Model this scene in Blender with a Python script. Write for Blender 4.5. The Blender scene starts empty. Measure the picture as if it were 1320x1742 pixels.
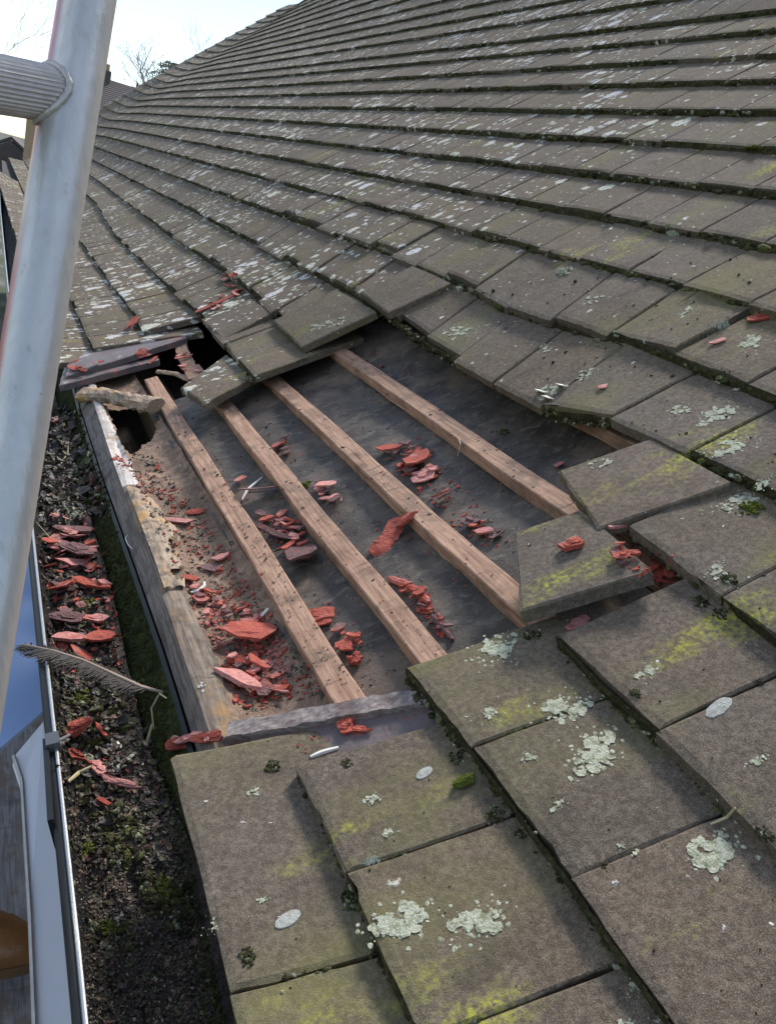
import bpy, bmesh, math, random
from math import radians, sin, cos, tan, pi, sqrt
from mathutils import Vector, Matrix, noise
from mathutils.bvhtree import BVHTree
random.seed(7)
rnd = random.random
def U(a, b): return a + (b-a)*rnd()
SC = bpy.context.scene
COL = SC.collection

# ------------------------------------------------------------------ camera, light
RHO = radians(16)            # tilt between the photograph's roof frame and plumb
HS = 0.62                    # metres per roof-frame unit
HC = 3.3                     # camera height above the ground
cR, sR = cos(RHO), sin(RHO)
def W(a, y, n):              # roof frame (up the slope, along the eaves, outwards) -> world metres
    return Vector((HS*(a*cR - n*sR), HS*y, HS*(a*sR + n*cR) + HC))
def WD(a, y, n): return Vector((a*cR - n*sR, y, a*sR + n*cR))
F_PX, PX, PY = 1308.0, 660.0, 871.0
BX = WD(.9148, -.4039, 0).normalized()
BZ = -WD(.3616, .8190, -.4456).normalized()
BY = BZ.cross(BX).normalized(); BX = BY.cross(BZ).normalized()
cam_d = bpy.data.cameras.new('camera'); cam = bpy.data.objects.new('camera', cam_d)
COL.objects.link(cam); SC.camera = cam
CAM0 = Vector((0, 0, HC))
cam.matrix_world = Matrix(((BX.x, BY.x, BZ.x, 0), (BX.y, BY.y, BZ.y, 0), (BX.z, BY.z, BZ.z, HC), (0, 0, 0, 1)))
cam_d.sensor_fit = 'VERTICAL'; cam_d.sensor_height = 24.0; cam_d.lens = 24.0*F_PX/1742
cam_d.clip_start = .02; cam_d.clip_end = 2000

SUN_EL, SUN_AZ = radians(44), radians(40)      # azimuth from +Y (along the eaves) towards +X (up the slope)
world = bpy.data.worlds.new('World'); SC.world = world; world.use_nodes = True
def build_world():
    nt = world.node_tree; N = nt.nodes; L = nt.links
    for n in list(N): N.remove(n)
    out = N.new('ShaderNodeOutputWorld'); bg = N.new('ShaderNodeBackground'); bg.inputs[1].default_value = .10
    sky = N.new('ShaderNodeTexSky'); sky.sky_type = 'NISHITA'; sky.sun_disc = False
    sky.sun_elevation = SUN_EL; sky.sun_rotation = SUN_AZ; sky.altitude = 50; sky.air_density = 1.0; sky.dust_density = .35
    tc = N.new('ShaderNodeTexCoord'); mp = N.new('ShaderNodeMapping'); mp.inputs['Scale'].default_value = (1, 1, 2.6); mp.inputs['Location'].default_value = (.6, 1.7, .4)
    L.new(tc.outputs['Generated'], mp.inputs[0])
    n1 = N.new('ShaderNodeTexNoise'); n1.inputs['Scale'].default_value = 2.3; n1.inputs['Detail'].default_value = 8; n1.inputs['Roughness'].default_value = .55
    L.new(mp.outputs[0], n1.inputs['Vector'])
    rp = N.new('ShaderNodeValToRGB'); rp.color_ramp.elements[0].position = .50; rp.color_ramp.elements[1].position = .72
    L.new(n1.outputs[0], rp.inputs[0])
    mx = N.new('ShaderNodeMixRGB'); mx.inputs[2].default_value = (10.6, 10.9, 11.3, 1)
    L.new(rp.outputs[0], mx.inputs[0]); L.new(sky.outputs[0], mx.inputs[1])
    L.new(mx.outputs[0], bg.inputs[0]); L.new(bg.outputs[0], out.inputs[0])
build_world()
sd = bpy.data.lights.new('sun', 'SUN'); so = bpy.data.objects.new('sun', sd); COL.objects.link(so)
sd.energy = 2.5; sd.angle = radians(13); sd.color = (1, .95, .88)
sdir = Vector((sin(SUN_AZ)*cos(SUN_EL), cos(SUN_AZ)*cos(SUN_EL), sin(SUN_EL)))
so.rotation_euler = sdir.to_track_quat('Z', 'Y').to_euler(); so.location = (3, 3, 12)
SC.view_settings.view_transform = 'Standard'; SC.view_settings.look = 'None'
SC.view_settings.gamma = 1; SC.view_settings.use_curve_mapping = False
SC.view_settings.exposure = 0.98

# ------------------------------------------------------------------ small helpers
def rl(u, v):                # a line of sight in roof-frame components
    a, b = (u-PX)/F_PX, -(v-PY)/F_PX
    d = BX*a + BY*b - BZ
    return (d.x*cR + d.z*sR, d.y, -d.x*sR + d.z*cR)
def rw(u, v):
    a, b = (u-PX)/F_PX, -(v-PY)/F_PX
    return (BX*a + BY*b - BZ)
def at_n(u, v, n):           # point at roof-frame height n
    r = rl(u, v); t = n/r[2]; return (r[0]*t, r[1]*t, n)
def at_depth(u, v, z): return CAM0 + rw(u, v)*z
def lerp(a, b, t): return a + (b-a)*t
def interp(xs, ys, x):
    if x <= xs[0]: return ys[0]
    if x >= xs[-1]: return ys[-1]
    lo, hi = 0, len(xs)-1
    while hi-lo > 1:
        m = (lo+hi)//2
        if xs[m] <= x: lo = m
        else: hi = m
    return ys[lo] + (ys[hi]-ys[lo])*(x-xs[lo])/(xs[hi]-xs[lo]+1e-9)

def mk(name, verts, faces, mat, parent=None, label=None, cat=None, group=None, kind=None, smooth=False, origin=None):
    vs = [Vector(v) for v in verts]
    if origin is None:
        if parent is not None and not vs: origin = Vector()
        else: origin = sum(vs, Vector())/len(vs)
    me = bpy.data.meshes.new(name)
    me.from_pydata([v-origin for v in vs], [], faces); me.update()
    if smooth:
        me.polygons.foreach_set('use_smooth', [True]*len(me.polygons))
    if mat:
        for m in (mat if isinstance(mat, (list, tuple)) else [mat]): me.materials.append(m)
    o = bpy.data.objects.new(name, me); COL.objects.link(o)
    if parent is not None:
        o.parent = parent; o.location = Vector(origin) - abs_loc(parent)
    else: o.location = origin
    tag(o, label, cat, group, kind); return o
LOC = {}
def abs_loc(o):
    v = Vector(o.location); p = o.parent
    while p: v += Vector(p.location); p = p.parent
    return v
def tag(o, label=None, cat=None, group=None, kind=None):
    if label: o['label'] = label
    if cat: o['category'] = cat
    if group: o['group'] = group
    if kind: o['kind'] = kind
def empty(name, loc, label, cat, group=None):
    o = bpy.data.objects.new(name, None); COL.objects.link(o); o.location = loc; o.empty_display_size = .1
    tag(o, label, cat, group); return o
class MB:
    def __init__(s): s.v = []; s.f = []
    def add(s, v, f):
        b = len(s.v); s.v += [Vector(x) for x in v]; s.f += [tuple(i+b for i in q) for q in f]
    def box(s, c, ax, ay, az):     # centre and half-axes
        c = Vector(c); v = [c + ax*i + ay*j + az*k for k in (-1, 1) for j in (-1, 1) for i in (-1, 1)]
        s.add(v, [(0, 2, 3, 1), (4, 5, 7, 6), (0, 1, 5, 4), (2, 6, 7, 3), (0, 4, 6, 2), (1, 3, 7, 5)])
    def tube(s, pts, rad, seg=10, cap=True):
        pts = [Vector(p) for p in pts]; n = len(pts)
        if not isinstance(rad, (list, tuple)): rad = [rad]*n
        d0 = (pts[1]-pts[0]).normalized(); up = Vector((0, 0, 1)) if abs(d0.z) < .9 else Vector((1, 0, 0))
        vs = []
        x = d0.cross(up).normalized()
        for i, p in enumerate(pts):
            d = (pts[min(i+1, n-1)] - pts[max(i-1, 0)]).normalized()
            x = (x - d*x.dot(d)).normalized(); y = d.cross(x)
            for k in range(seg):
                a = 2*pi*k/seg; vs.append(p + (x*cos(a)+y*sin(a))*rad[i])
        fs = [(i*seg+k, i*seg+(k+1) % seg, (i+1)*seg+(k+1) % seg, (i+1)*seg+k) for i in range(n-1) for k in range(seg)]
        if cap: fs += [tuple(reversed(range(seg))), tuple(range((n-1)*seg, n*seg))]
        s.add(vs, fs)
    def grid(s, fn, nu, nv):       # fn(i,j)->point or None (a gap)
        ids = {}; vs = []
        for i in range(nu+1):
            for j in range(nv+1):
                p = fn(i/nu, j/nv)
                if p is not None: ids[i, j] = len(vs); vs.append(p)
        fs = []
        for i in range(nu):
            for j in range(nv):
                q = [(i, j), (i+1, j), (i+1, j+1), (i, j+1)]
                if all(k in ids for k in q): fs.append(tuple(ids[k] for k in q))
        s.add(vs, fs)
    def mk(s, *a, **k): return mk(a[0], s.v, s.f, *a[1:], **k)
PHI = (1+sqrt(5))/2
ICV = [Vector(v).normalized() for v in [(-1, PHI, 0), (1, PHI, 0), (-1, -PHI, 0), (1, -PHI, 0), (0, -1, PHI), (0, 1, PHI), (0, -1, -PHI), (0, 1, -PHI), (PHI, 0, -1), (PHI, 0, 1), (-PHI, 0, -1), (-PHI, 0, 1)]]
ICF = [(0, 11, 5), (0, 5, 1), (0, 1, 7), (0, 7, 10), (0, 10, 11), (1, 5, 9), (5, 11, 4), (11, 10, 2), (10, 7, 6), (7, 1, 8), (3, 9, 4), (3, 4, 2), (3, 2, 6), (3, 6, 8), (3, 8, 9), (4, 9, 5), (2, 4, 11), (6, 2, 10), (8, 6, 7), (9, 8, 1)]
def blob(mb, c, rx, ry=None, rz=None, X=Vector((1, 0, 0)), Y=Vector((0, 1, 0)), Z=Vector((0, 0, 1)), j=.3):
    ry = ry or rx; rz = rz or rx
    mb.add([Vector(c) + (X*v.x*rx + Y*v.y*ry + Z*v.z*rz)*U(1-j, 1+j) for v in ICV], ICF)

# ------------------------------------------------------------------ materials
class NT:
    def __init__(s, name):
        s.m = bpy.data.materials.new(name); s.m.use_nodes = True; s.t = s.m.node_tree
        s.N = s.t.nodes; s.b = s.N['Principled BSDF']
    def n(s, t, **k):
        x = s.N.new('ShaderNode'+t)
        for a, b in k.items():
            if hasattr(x, a): setattr(x, a, b)
        return x
    def l(s, a, b): s.t.links.new(a, b)
    def val(s, sock, x):
        if isinstance(x, (int, float)): sock.default_value = x
        elif isinstance(x, (tuple, list)): sock.default_value = tuple(x) + ((1,) if len(x) == 3 and len(sock.default_value) == 4 else ())
        else: s.l(x, sock)
    def pos(s):
        return s.n('NewGeometry').outputs['Position']
    def map(s, v, scale=(1, 1, 1), rot=(0, 0, 0), loc=(0, 0, 0)):
        x = s.n('Mapping'); s.l(v, x.inputs[0]); x.inputs['Scale'].default_value = scale
        x.inputs['Rotation'].default_value = rot; x.inputs['Location'].default_value = loc; return x.outputs[0]
    def noise(s, v, scale, detail=4, rough=.5, dist=0, color=False):
        x = s.n('TexNoise'); s.l(v, x.inputs['Vector']); x.inputs['Scale'].default_value = scale
        x.inputs['Detail'].default_value = detail; x.inputs['Roughness'].default_value = rough; x.inputs['Distortion'].default_value = dist
        return x.outputs[1 if color else 0]
    def vor(s, v, scale, out='Distance', feature='F1'):
        x = s.n('TexVoronoi'); x.feature = feature; s.l(v, x.inputs['Vector']); x.inputs['Scale'].default_value = scale
        return x.outputs[out]
    def m2(s, op, a, b=0., c=None, clamp=False):
        x = s.n('Math'); x.operation = op; x.use_clamp = clamp; s.val(x.inputs[0], a); s.val(x.inputs[1], b)
        if c is not None: s.val(x.inputs[2], c)
        return x.outputs[0]
    def step(s, v, lo, hi):      # smooth 0..1
        x = s.n('MapRange'); x.interpolation_type = 'SMOOTHSTEP'; s.val(x.inputs[0], v)
        s.val(x.inputs[1], lo); s.val(x.inputs[2], hi); return x.outputs[0]
    def mix(s, f, a, b, mode='MIX'):
        x = s.n('MixRGB'); x.blend_type = mode; s.val(x.inputs[0], f); s.val(x.inputs[1], a); s.val(x.inputs[2], b); return x.outputs[0]
    def ramp(s, v, pts):
        x = s.n('ValToRGB'); s.l(v, x.inputs[0]); e = x.color_ramp.elements
        while len(e) < len(pts): e.new(.5)
        for q, (p, c) in zip(e, pts): q.position = p; q.color = tuple(c)+(1,)
        return x.outputs[0]
    def bump(s, h, dist, strength=1., nrm=None):
        x = s.n('Bump'); s.l(h, x.inputs['Height']); x.inputs['Distance'].default_value = dist; x.inputs['Strength'].default_value = strength
        if nrm is not None: s.l(nrm, x.inputs['Normal'])
        return x.outputs[0]
    def isl(s): return s.n('NewGeometry').outputs['Random Per Island']
    def rand(s):
        a = s.n('ObjectInfo').outputs['Random']; return s.m2('FRACT', s.m2('ADD', a, s.m2('MULTIPLY', s.isl(), 3.7)))
    def fin(s, col=None, rough=None, nrm=None, metal=None, spec=None):
        if col is not None: s.val(s.b.inputs['Base Color'], col)
        if rough is not None: s.val(s.b.inputs['Roughness'], rough)
        if nrm is not None: s.l(nrm, s.b.inputs['Normal'])
        if metal is not None: s.val(s.b.inputs['Metallic'], metal)
        if spec is not None: s.val(s.b.inputs['Specular IOR Level'], spec)
        return s.m

def tile_material():
    t = NT('weathered_clay_tile'); p = t.pos()
    rot = t.map(p, rot=(0, radians(30), 0))                     # x runs up the slope
    streak = t.map(rot, scale=(.38, 1, 1))
    r = t.rand()
    base = t.mix(t.noise(p, 9, 5, .6), (.112, .083, .057), (.190, .144, .101))
    base = t.mix(t.step(t.noise(p, 3.1, 3), .42, .66), base, (.170, .138, .122))
    tint = t.ramp(r, [(0, (.70, .70, .72)), (.25, (1, .97, .95)), (.5, (.82, .79, .74)), (.75, (1.2, 1.06, .98)), (1, (.80, .76, .82))])
    base = t.mix(1, base, tint, 'MULTIPLY')
    g = t.noise(p, 760, 2, .7); base = t.mix(t.step(g, .35, .75), t.mix(.50, base, (.045, .036, .028)), t.mix(.30, base, (.46, .39, .30)))
    md = t.noise(p, 150, 4, .65); base = t.mix(t.step(md, .35, .68), t.mix(.34, base, (.04, .032, .025)), t.mix(.16, base, (.42, .35, .26)))
    bl = t.step(t.noise(p, 26, 5, .7), .40, .66); base = t.mix(t.m2('MULTIPLY', bl, .38), base, (.075, .060, .045))
    pit = t.m2('SUBTRACT', 1., t.step(t.vor(p, 260), .10, .24)); base = t.mix(t.m2('MULTIPLY', pit, .55), base, (.03, .025, .02))
    g2 = t.noise(p, 900, 1, .5); base = t.mix(t.m2('MULTIPLY', t.step(g2, .62, .72), .55), base, (.33, .28, .24))
    dk = t.step(t.noise(streak, 14, 6, .65), .56, .78); base = t.mix(t.m2('MULTIPLY', dk, .5), base, (.045, .038, .030))
    sep = t.n('SeparateXYZ'); t.l(p, sep.inputs[0])
    far = t.m2('MULTIPLY', t.step(sep.outputs['Y'], .9, 2.6), 1.0)
    nearer = t.m2('SUBTRACT', 1., t.m2('MULTIPLY', far, .5))
    # algae: olive film and brighter streaks running down the slope
    al = t.step(t.noise(streak, 5.5, 6, .62), .47, .70); base = t.mix(t.m2('MULTIPLY', t.m2('MULTIPLY', al, .5), nearer), base, (.185, .175, .060))
    al2 = t.m2('MULTIPLY', t.step(t.noise(t.map(streak, loc=(3, 7, 1)), 9, 6, .6), .58, .74), t.step(t.noise(p, 160, 2), .3, .6))
    al2 = t.m2('MULTIPLY', al2, t.m2('MULTIPLY', t.m2('ADD', .35, t.step(md, .38, .6)), nearer))
    base = t.mix(t.m2('MULTIPLY', al2, .8, clamp=True), base, (.40, .39, .05))
    # crusty pale lichen in two sizes
    wob = t.n('VectorMath'); wob.operation = 'ADD'; t.l(p, wob.inputs[0])
    sc = t.n('VectorMath'); sc.operation = 'SCALE'; t.l(t.noise(p, 55, 3, .6, color=True), sc.inputs[0]); sc.inputs['Scale'].default_value = .022; t.l(sc.outputs[0], wob.inputs[1])
    wp = t.map(wob.outputs[0], rot=(0, radians(30), 0), scale=(.62, 1, 1))
    dens = t.m2('MULTIPLY', t.step(t.noise(p, 1.9, 4, .6), 0.28, .56), t.m2('ADD', .45, t.m2('MULTIPLY', r, .8)))
    lic = None
    for scale, r0, r1, seed in ((15, .02, .34, 0), (34, .03, .38, 9), (62, .0, .36, 4)):
        q = t.map(wp, loc=(seed, seed*.7, 0))
        d = t.vor(q, scale); cc = t.vor(q, scale, 'Color')
        s2 = t.n('SeparateColor'); t.l(cc, s2.inputs[0])
        rr = t.m2('MULTIPLY', t.m2('POWER', s2.outputs[0], lerp(2.6, 1.6, 0.0)), r1)
        rr = t.m2('MULTIPLY', rr, t.m2('ADD', .28, t.m2('MULTIPLY', t.m2('MULTIPLY', far, dens), 1.2)))
        k = t.m2('SUBTRACT', 1., t.step(t.m2('SUBTRACT', d, rr), -.03, .03))
        k = t.m2('MULTIPLY', k, t.m2('GREATER_THAN', rr, .045 if seed != 4 else .07))
        lic = k if lic is None else t.m2('MAXIMUM', lic, k)
    lic = t.m2('MULTIPLY', lic, t.step(t.noise(p, 190, 2, .6), .30, .50))
    lcol = t.mix(t.step(t.noise(p, 7, 2), .4, .65), (.62, .62, .50), (.70, .68, .67))
    base = t.mix(t.m2('MULTIPLY', lic, .88), base, lcol)
    # edges keep a dark damp grime
    h = t.m2('ADD', t.m2('MULTIPLY', g, .5), t.m2('ADD', t.m2('MULTIPLY', t.noise(p, 120, 4, .6), .8), t.m2('MULTIPLY', lic, .9)))
    nr = t.bump(h, .0022, .8)
    return t.fin(base, .88, nr, spec=.14)
M = {}
M['tile'] = tile_material()

def clay_tile_bare():
    t = NT('bare_purple_tile'); p = t.pos()
    b = t.mix(t.noise(p, 20, 5), (.085, .065, .065), (.19, .155, .15))
    b = t.mix(t.m2('MULTIPLY', t.step(t.noise(p, 26, 5, .65), .58, .70), .8), b, (.42, .12, .09))
    b = t.mix(t.m2('MULTIPLY', t.step(t.noise(p, 11, 5, .6), .60, .68), .7), b, (.45, .43, .42))
    return t.fin(b, .6, t.bump(t.noise(p, 90, 4), .002), spec=.4)
M['bare'] = clay_tile_bare()

def wood(name, c1, c2, rot_deg=0, dark=.4, stain=None):
    t = NT(name); p = t.pos(); q = t.map(p, scale=(1, .06, 1)) if not rot_deg else t.map(p, scale=(.1, 1, 1))
    fib = t.noise(q, 190, 5, .65, .4); big = t.noise(p, 12, 4, .6)
    b = t.mix(t.step(fib, .3, .7), c1, c2); b = t.mix(t.m2('MULTIPLY', t.step(big, .52, .75), dark), b, tuple(x*.35 for x in c1))
    kn = t.m2('SUBTRACT', 1., t.step(t.vor(t.map(p, scale=(1, .45, 1)), 9), .0, .11)); b = t.mix(t.m2('MULTIPLY', kn, .7), b, (.05, .022, .012))
    cross = t.step(t.noise(t.map(p, scale=(.2, 1, .2)), 60, 3, .6), .60, .72); b = t.mix(t.m2('MULTIPLY', cross, .5), b, tuple(x*.4 for x in c1))
    if stain: b = t.mix(t.m2('MULTIPLY', t.step(t.noise(p, 16, 5, .65), .50, .66), .8), b, stain)
    h = t.m2('ADD', t.m2('MULTIPLY', fib, .6), t.m2('ADD', big, t.m2('MULTIPLY', cross, -.5)))
    return t.fin(b, .78, t.bump(h, .0018), spec=.3)
M['batten'] = wood('sawn_pink_batten', (.25, .135, .085), (.50, .31, .21), dark=.65, stain=(.19, .125, .085))
M['fascia'] = wood('grey_weathered_fascia', (.10, .08, .065), (.26, .22, .19), dark=.7)
M['palewood'] = wood('pale_board_edge', (.46, .40, .35), (.66, .60, .55), dark=.3, stain=(.30, .22, .15))
M['rot'] = wood('rotting_timber', (.22, .15, .10), (.46, .36, .26), dark=.7, stain=(.50, .28, .10))
M['fascia2'] = wood('brown_grey_board_top', (.10, .075, .055), (.29, .225, .17), dark=.8, stain=(.32, .19, .08))
M['palelath'] = wood('pale_grey_lath', (.15, .115, .105), (.34, .29, .27), 1, dark=.6, stain=(.09, .055, .05))
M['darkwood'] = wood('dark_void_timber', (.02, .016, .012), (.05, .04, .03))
M['board'] = wood('grey_scaffold_board', (.16, .15, .145), (.34, .33, .33), dark=.5, stain=(.20, .15, .11))

def felt():
    t = NT('bitumen_felt'); p = t.pos()
    q = t.map(p, rot=(0, radians(30), 0), scale=(.22, 1, 1))
    n = t.noise(p, 14, 6, .6); w = t.noise(q, 60, 5, .6, .6)
    b = t.mix(t.step(n, .3, .7), (.034, .027, .022), (.090, .073, .058))
    b = t.mix(t.m2('MULTIPLY', t.step(w, .50, .74), .6), b, (.20, .165, .135))
    b = t.mix(t.m2('MULTIPLY', t.step(t.noise(p, 7, 4), .50, .70), .6), b, (.16, .11, .075))
    b = t.mix(t.m2('MULTIPLY', t.step(t.noise(p, 420, 2), .66, .72), .8), b, (.38, .30, .24))
    h = t.m2('ADD', t.m2('MULTIPLY', w, .8), t.m2('ADD', n, t.m2('MULTIPLY', t.noise(p, 300, 2), .25)))
    return t.fin(b, .62, t.bump(h, .0035, .7), spec=.3)
M['felt'] = felt()
def soil(name, cols, scale=45, rough=.85, bd=.006, spec=.3):
    t = NT(name); p = t.pos(); n = t.noise(p, scale, 7, .7, .4)
    b = t.ramp(n, [(.25+.5*i/(len(cols)-1), c) for i, c in enumerate(cols)])
    b = t.mix(t.m2('MULTIPLY', t.step(t.noise(p, scale*.25, 4), .5, .7), .6), b, cols[0])
    g = t.noise(p, scale*7, 2, .6); b = t.mix(t.m2('MULTIPLY', t.step(g, .62, .7), .6), b, cols[-1])
    return t.fin(b, rough, t.bump(t.m2('ADD', n, t.m2('MULTIPLY', g, .35)), bd), spec=spec)
M['rotfloor'] = soil('brown_rotted_sheathing', [(.07, .045, .03), (.17, .11, .075), (.30, .20, .14), (.50, .36, .26)], 30)
M['mulch'] = soil('black_gutter_mulch', [(.012, .008, .006), (.045, .030, .020), (.095, .066, .044), (.24, .18, .13)], 60, .55, .012, .5)
M['mossband'] = soil('mossy_black_lining', [(.010, .012, .006), (.028, .034, .010), (.060, .072, .020), (.13, .13, .05)], 70, .95, .006, .15)
def moss():
    t = NT('moss_and_crumbs'); p = t.pos(); r = t.isl()
    c = t.ramp(r, [(0, (.035, .030, .018)), (.25, (.060, .055, .025)), (.42, (.095, .105, .030)), (.6, (.08, .065, .045)), (.76, (.16, .17, .06)), (.88, (.28, .29, .18)), (1, (.50, .51, .40))])
    c = t.mix(t.step(t.noise(p, 300, 3), .35, .7), t.mix(.6, c, (.012, .011, .006)), c)
    return t.fin(c, .95, t.bump(t.noise(p, 500, 3), .003), spec=.1)
M['moss'] = moss()
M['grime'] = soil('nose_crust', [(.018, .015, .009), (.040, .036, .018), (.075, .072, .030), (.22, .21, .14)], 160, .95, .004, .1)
def leaf():
    t = NT('leaf_litter'); r = t.isl(); p = t.pos()
    c = t.ramp(r, [(0, (.010, .008, .006)), (.35, (.03, .022, .016)), (.55, (.06, .045, .03)), (.7, (.07, .08, .02)), (.82, (.15, .10, .07)), (.93, (.10, .035, .028)), (1, (.34, .29, .20))])
    return t.fin(c, .5, t.bump(t.noise(p, 200, 3), .003), spec=.5)
M['leaf'] = leaf()
def greenmoss():
    t = NT('green_moss'); p = t.pos(); c = t.mix(t.noise(p, 120, 4), (.03, .045, .008), (.16, .18, .03))
    return t.fin(c, .95, t.bump(t.noise(p, 400, 3), .005), spec=.1)
M['green'] = greenmoss(); M['olive'] = soil('olive_lining_moss', [(.014, .016, .006), (.032, .036, .012), (.065, .070, .020), (.14, .14, .05)], 60, .95, .003, .1)
def lichen(name='pale_lichen_crust', a=(.22, .225, .14), b2=(.50, .50, .39)):
    t = NT(name); p = t.pos()
    c = t.mix(t.step(t.noise(p, 130, 5, .7), .36, .56), a, b2)
    vc = t.vor(p, 620, feature='DISTANCE_TO_EDGE'); c = t.mix(t.m2('MULTIPLY', t.m2('SUBTRACT', 1., t.step(vc, .02, .14)), 0.45 if 'crust' in name else .3), c, (.16, .17, .09))
    return t.fin(c, .9, t.bump(t.noise(p, 420, 3), .0015), spec=.1)
M['lichen'] = lichen(); M['lichen2'] = lichen('smooth_grey_lichen', (.30, .29, .26), (.42, .42, .39))
def red(name, a, b2, c3):
    t = NT(name); p = t.pos(); r = t.rand()
    c = t.mix(t.noise(p, 40, 5, .6), a, b2); c = t.mix(t.m2('MULTIPLY', t.step(t.noise(p, 22, 4), .55, .68), .6), c, c3)
    c = t.mix(1, c, t.ramp(r, [(0, (.55, .48, .5)), (.25, (1, .9, .9)), (.5, (.8, .75, .78)), (.75, (1.05, 1, 1)), (1, (.7, .66, .7))]), 'MULTIPLY')
    h = t.m2('ADD', t.noise(p, 60, 5, .6), t.m2('MULTIPLY', t.noise(p, 300, 2), .3))
    d_ = t.step(t.noise(p, 130, 5, .7), .45, .7); c = t.mix(t.m2('MULTIPLY', d_, .45), c, (.13, .06, .045))
    return t.fin(c, .8, t.bump(h, .006), spec=.2)
M['red'] = red('flaked_red_clay', (.38, .066, .042), (.55, .155, .105), (.54, .31, .27))
M['redpale'] = red('pinkish_clay', (.54, .20, .16), (.68, .38, .34), (.50, .11, .075))
M['reddark'] = red('dark_purple_clay', (.13, .075, .075), (.26, .16, .15), (.42, .10, .07))
def simple(name, c, rough=.5, metal=0., spec=.5, var=.15, sc=40, bd=.0005):
    t = NT(name); p = t.pos(); n = t.noise(p, sc, 5, .6)
    b = t.mix(n, tuple(x*(1-var) for x in c), tuple(min(1, x*(1+var)) for x in c))
    return t.fin(b, rough, t.bump(n, bd), metal=metal, spec=spec)
def alu():
    t = NT('worn_aluminium'); p = t.pos()
    q = t.map(p, scale=(1, 1, .08)); n = t.noise(q, 120, 5, .6); m = t.noise(p, 16, 5, .6)
    b = t.mix(m, (.46, .455, .44), (.68, .67, .65)); b = t.mix(t.m2('MULTIPLY', t.step(n, .45, .8), .35), b, (.42, .38, .34))
    spk = t.m2('SUBTRACT', 1., t.step(t.vor(p, 55), .03, .07)); spk = t.m2('MULTIPLY', spk, t.step(t.noise(p, 20, 2), .52, .6))
    b = t.mix(t.m2('MULTIPLY', spk, .8), b, (.14, .12, .10))
    ochre = t.step(t.noise(t.map(p, scale=(1, 1, .3)), 34, 5, .65), .60, .74); b = t.mix(t.m2('MULTIPLY', ochre, .4), b, (.45, .33, .20))
    # worn red paint band down one flank
    g = t.n('NewGeometry'); sp = t.n('VectorMath'); sp.operation = 'DOT_PRODUCT'; t.l(g.outputs['Normal'], sp.inputs[0]); sp.inputs[1].default_value = tuple(-BX)
    rd = t.m2('MULTIPLY', t.step(sp.outputs['Value'], .30, .62), t.step(t.noise(t.map(p, scale=(1, 1, .15)), 9, 3), .25, .5))
    b = t.mix(t.m2('MULTIPLY', rd, .75), b, (.50, .13, .14))
    rg = t.m2('ADD', .26, t.m2('MULTIPLY', n, .22))
    sc1 = t.step(t.noise(t.map(p, scale=(1, 1, .35)), 70, 6, .75), .60, .70); b = t.mix(t.m2('MULTIPLY', sc1, .45), b, (.30, .28, .26))
    return t.fin(b, rg, t.bump(t.m2('ADD', n, m), .0010), metal=.50, spec=.5)
M['alu'] = alu()
M['alurib'] = simple('grimy_ribbed_aluminium', (.50, .46, .43), .45, .5, .5, .35, 60)
M['black'] = simple('black_plastic', (.010, .011, .012), .42, 0, .35, .3)
M['skysheet'] = simple('painted_sky_reflection', (.36, .50, .78), .18, 0, .6, .12, 5)  # sky reflection put into the base colour
M['steelhilite'] = simple('rim_highlight_and_arm', (.55, .56, .56), .25, .7)  # bright metal standing for the rim highlight; also used on the clip arms
M['plank'] = simple('glossy_white_panel', (.93, .94, .95), .10, .0, .6, .05, 6)
M['leather'] = simple('tan_boot_leather', (.17, .075, .022), .38, 0, .5, .45, 24, .004)
M['sole'] = simple('brown_rubber_sole', (.12, .07, .035), .5, 0, .4, .3)
M['straw'] = simple('dry_straw', (.42, .36, .20), .7)
M['white'] = simple('white_fragment', (.72, .69, .62), .5, 0, .4, .1, 30)
M['feather'] = simple('grey_feather_vane', (.050, .044, .040), .7, 0, .2, .5, 120)
M['shaft'] = simple('pale_feather_shaft', (.42, .31, .23), .45)

# ------------------------------------------------------------------ roof geometry: one space curve per tile course
NR = 28
REF = {1: (285, 1285), 2: (505, 1300), 3: (800, 1272), 4: (1118, 1242), 5: (1220, 1010), 6: (1163, 760), 7: (1280, 657),
       8: (1320, 525), 9: (1320, 417), 10: (1320, 327), 11: (1320, 250), 12: (1320, 188), 13: (1320, 133), 14: (1320, 90),
       15: (1320, 48), 16: (1320, 15), 17: (880, 37)}
for k in range(18, NR+1): REF[k] = (880, 37-22.5*(k-17))
def sil(k):
    x = 175 + 17.3*(k-11); return x, 180-.55*(x-175)
LINES = {1: [(400, 1742), (285, 1285), (100, 620), (37, 433), (3, 322), (-12, 285)],
         2: [(722, 1780), (590, 1483), (505, 1300), (157, 593), (123, 513), (50, 347), (13, 263)],
         3: [(1141, 1742), (968, 1495), (800, 1272), (690, 1135), (247, 563), (230, 537), (140, 413), (58, 300), (32, 257)],
         4: [(1500, 1610), (1320, 1441), (1118, 1242), (1024, 1164), (945, 1080), (433, 640), (337, 533), (197, 400), (165, 345), (62, 262), (50, 250)],
         5: [(1500, 1200), (1320, 1090), (1220, 1010), (1070, 893), (517, 588), (463, 530), (403, 473), (300, 405), (165, 305), (85, 250)],
         6: [(1500, 925), (1163, 760), (1045, 708), (947, 700), (860, 655), (723, 580), (657, 530), (543, 468), (300, 341), (165, 275), (100, 240)],
         7: [(1500, 740), (1320, 672), (1280, 657), (1040, 562), (1030, 580), (860, 520), (800, 487), (640, 421), (440, 349), (165, 250), (120, 229)]}
DIRS = {}
def d2(k):
    r = rl(*REF[k]); m = sqrt(r[0]**2+r[2]**2); return (r[0]/m, r[2]/m)
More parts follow.
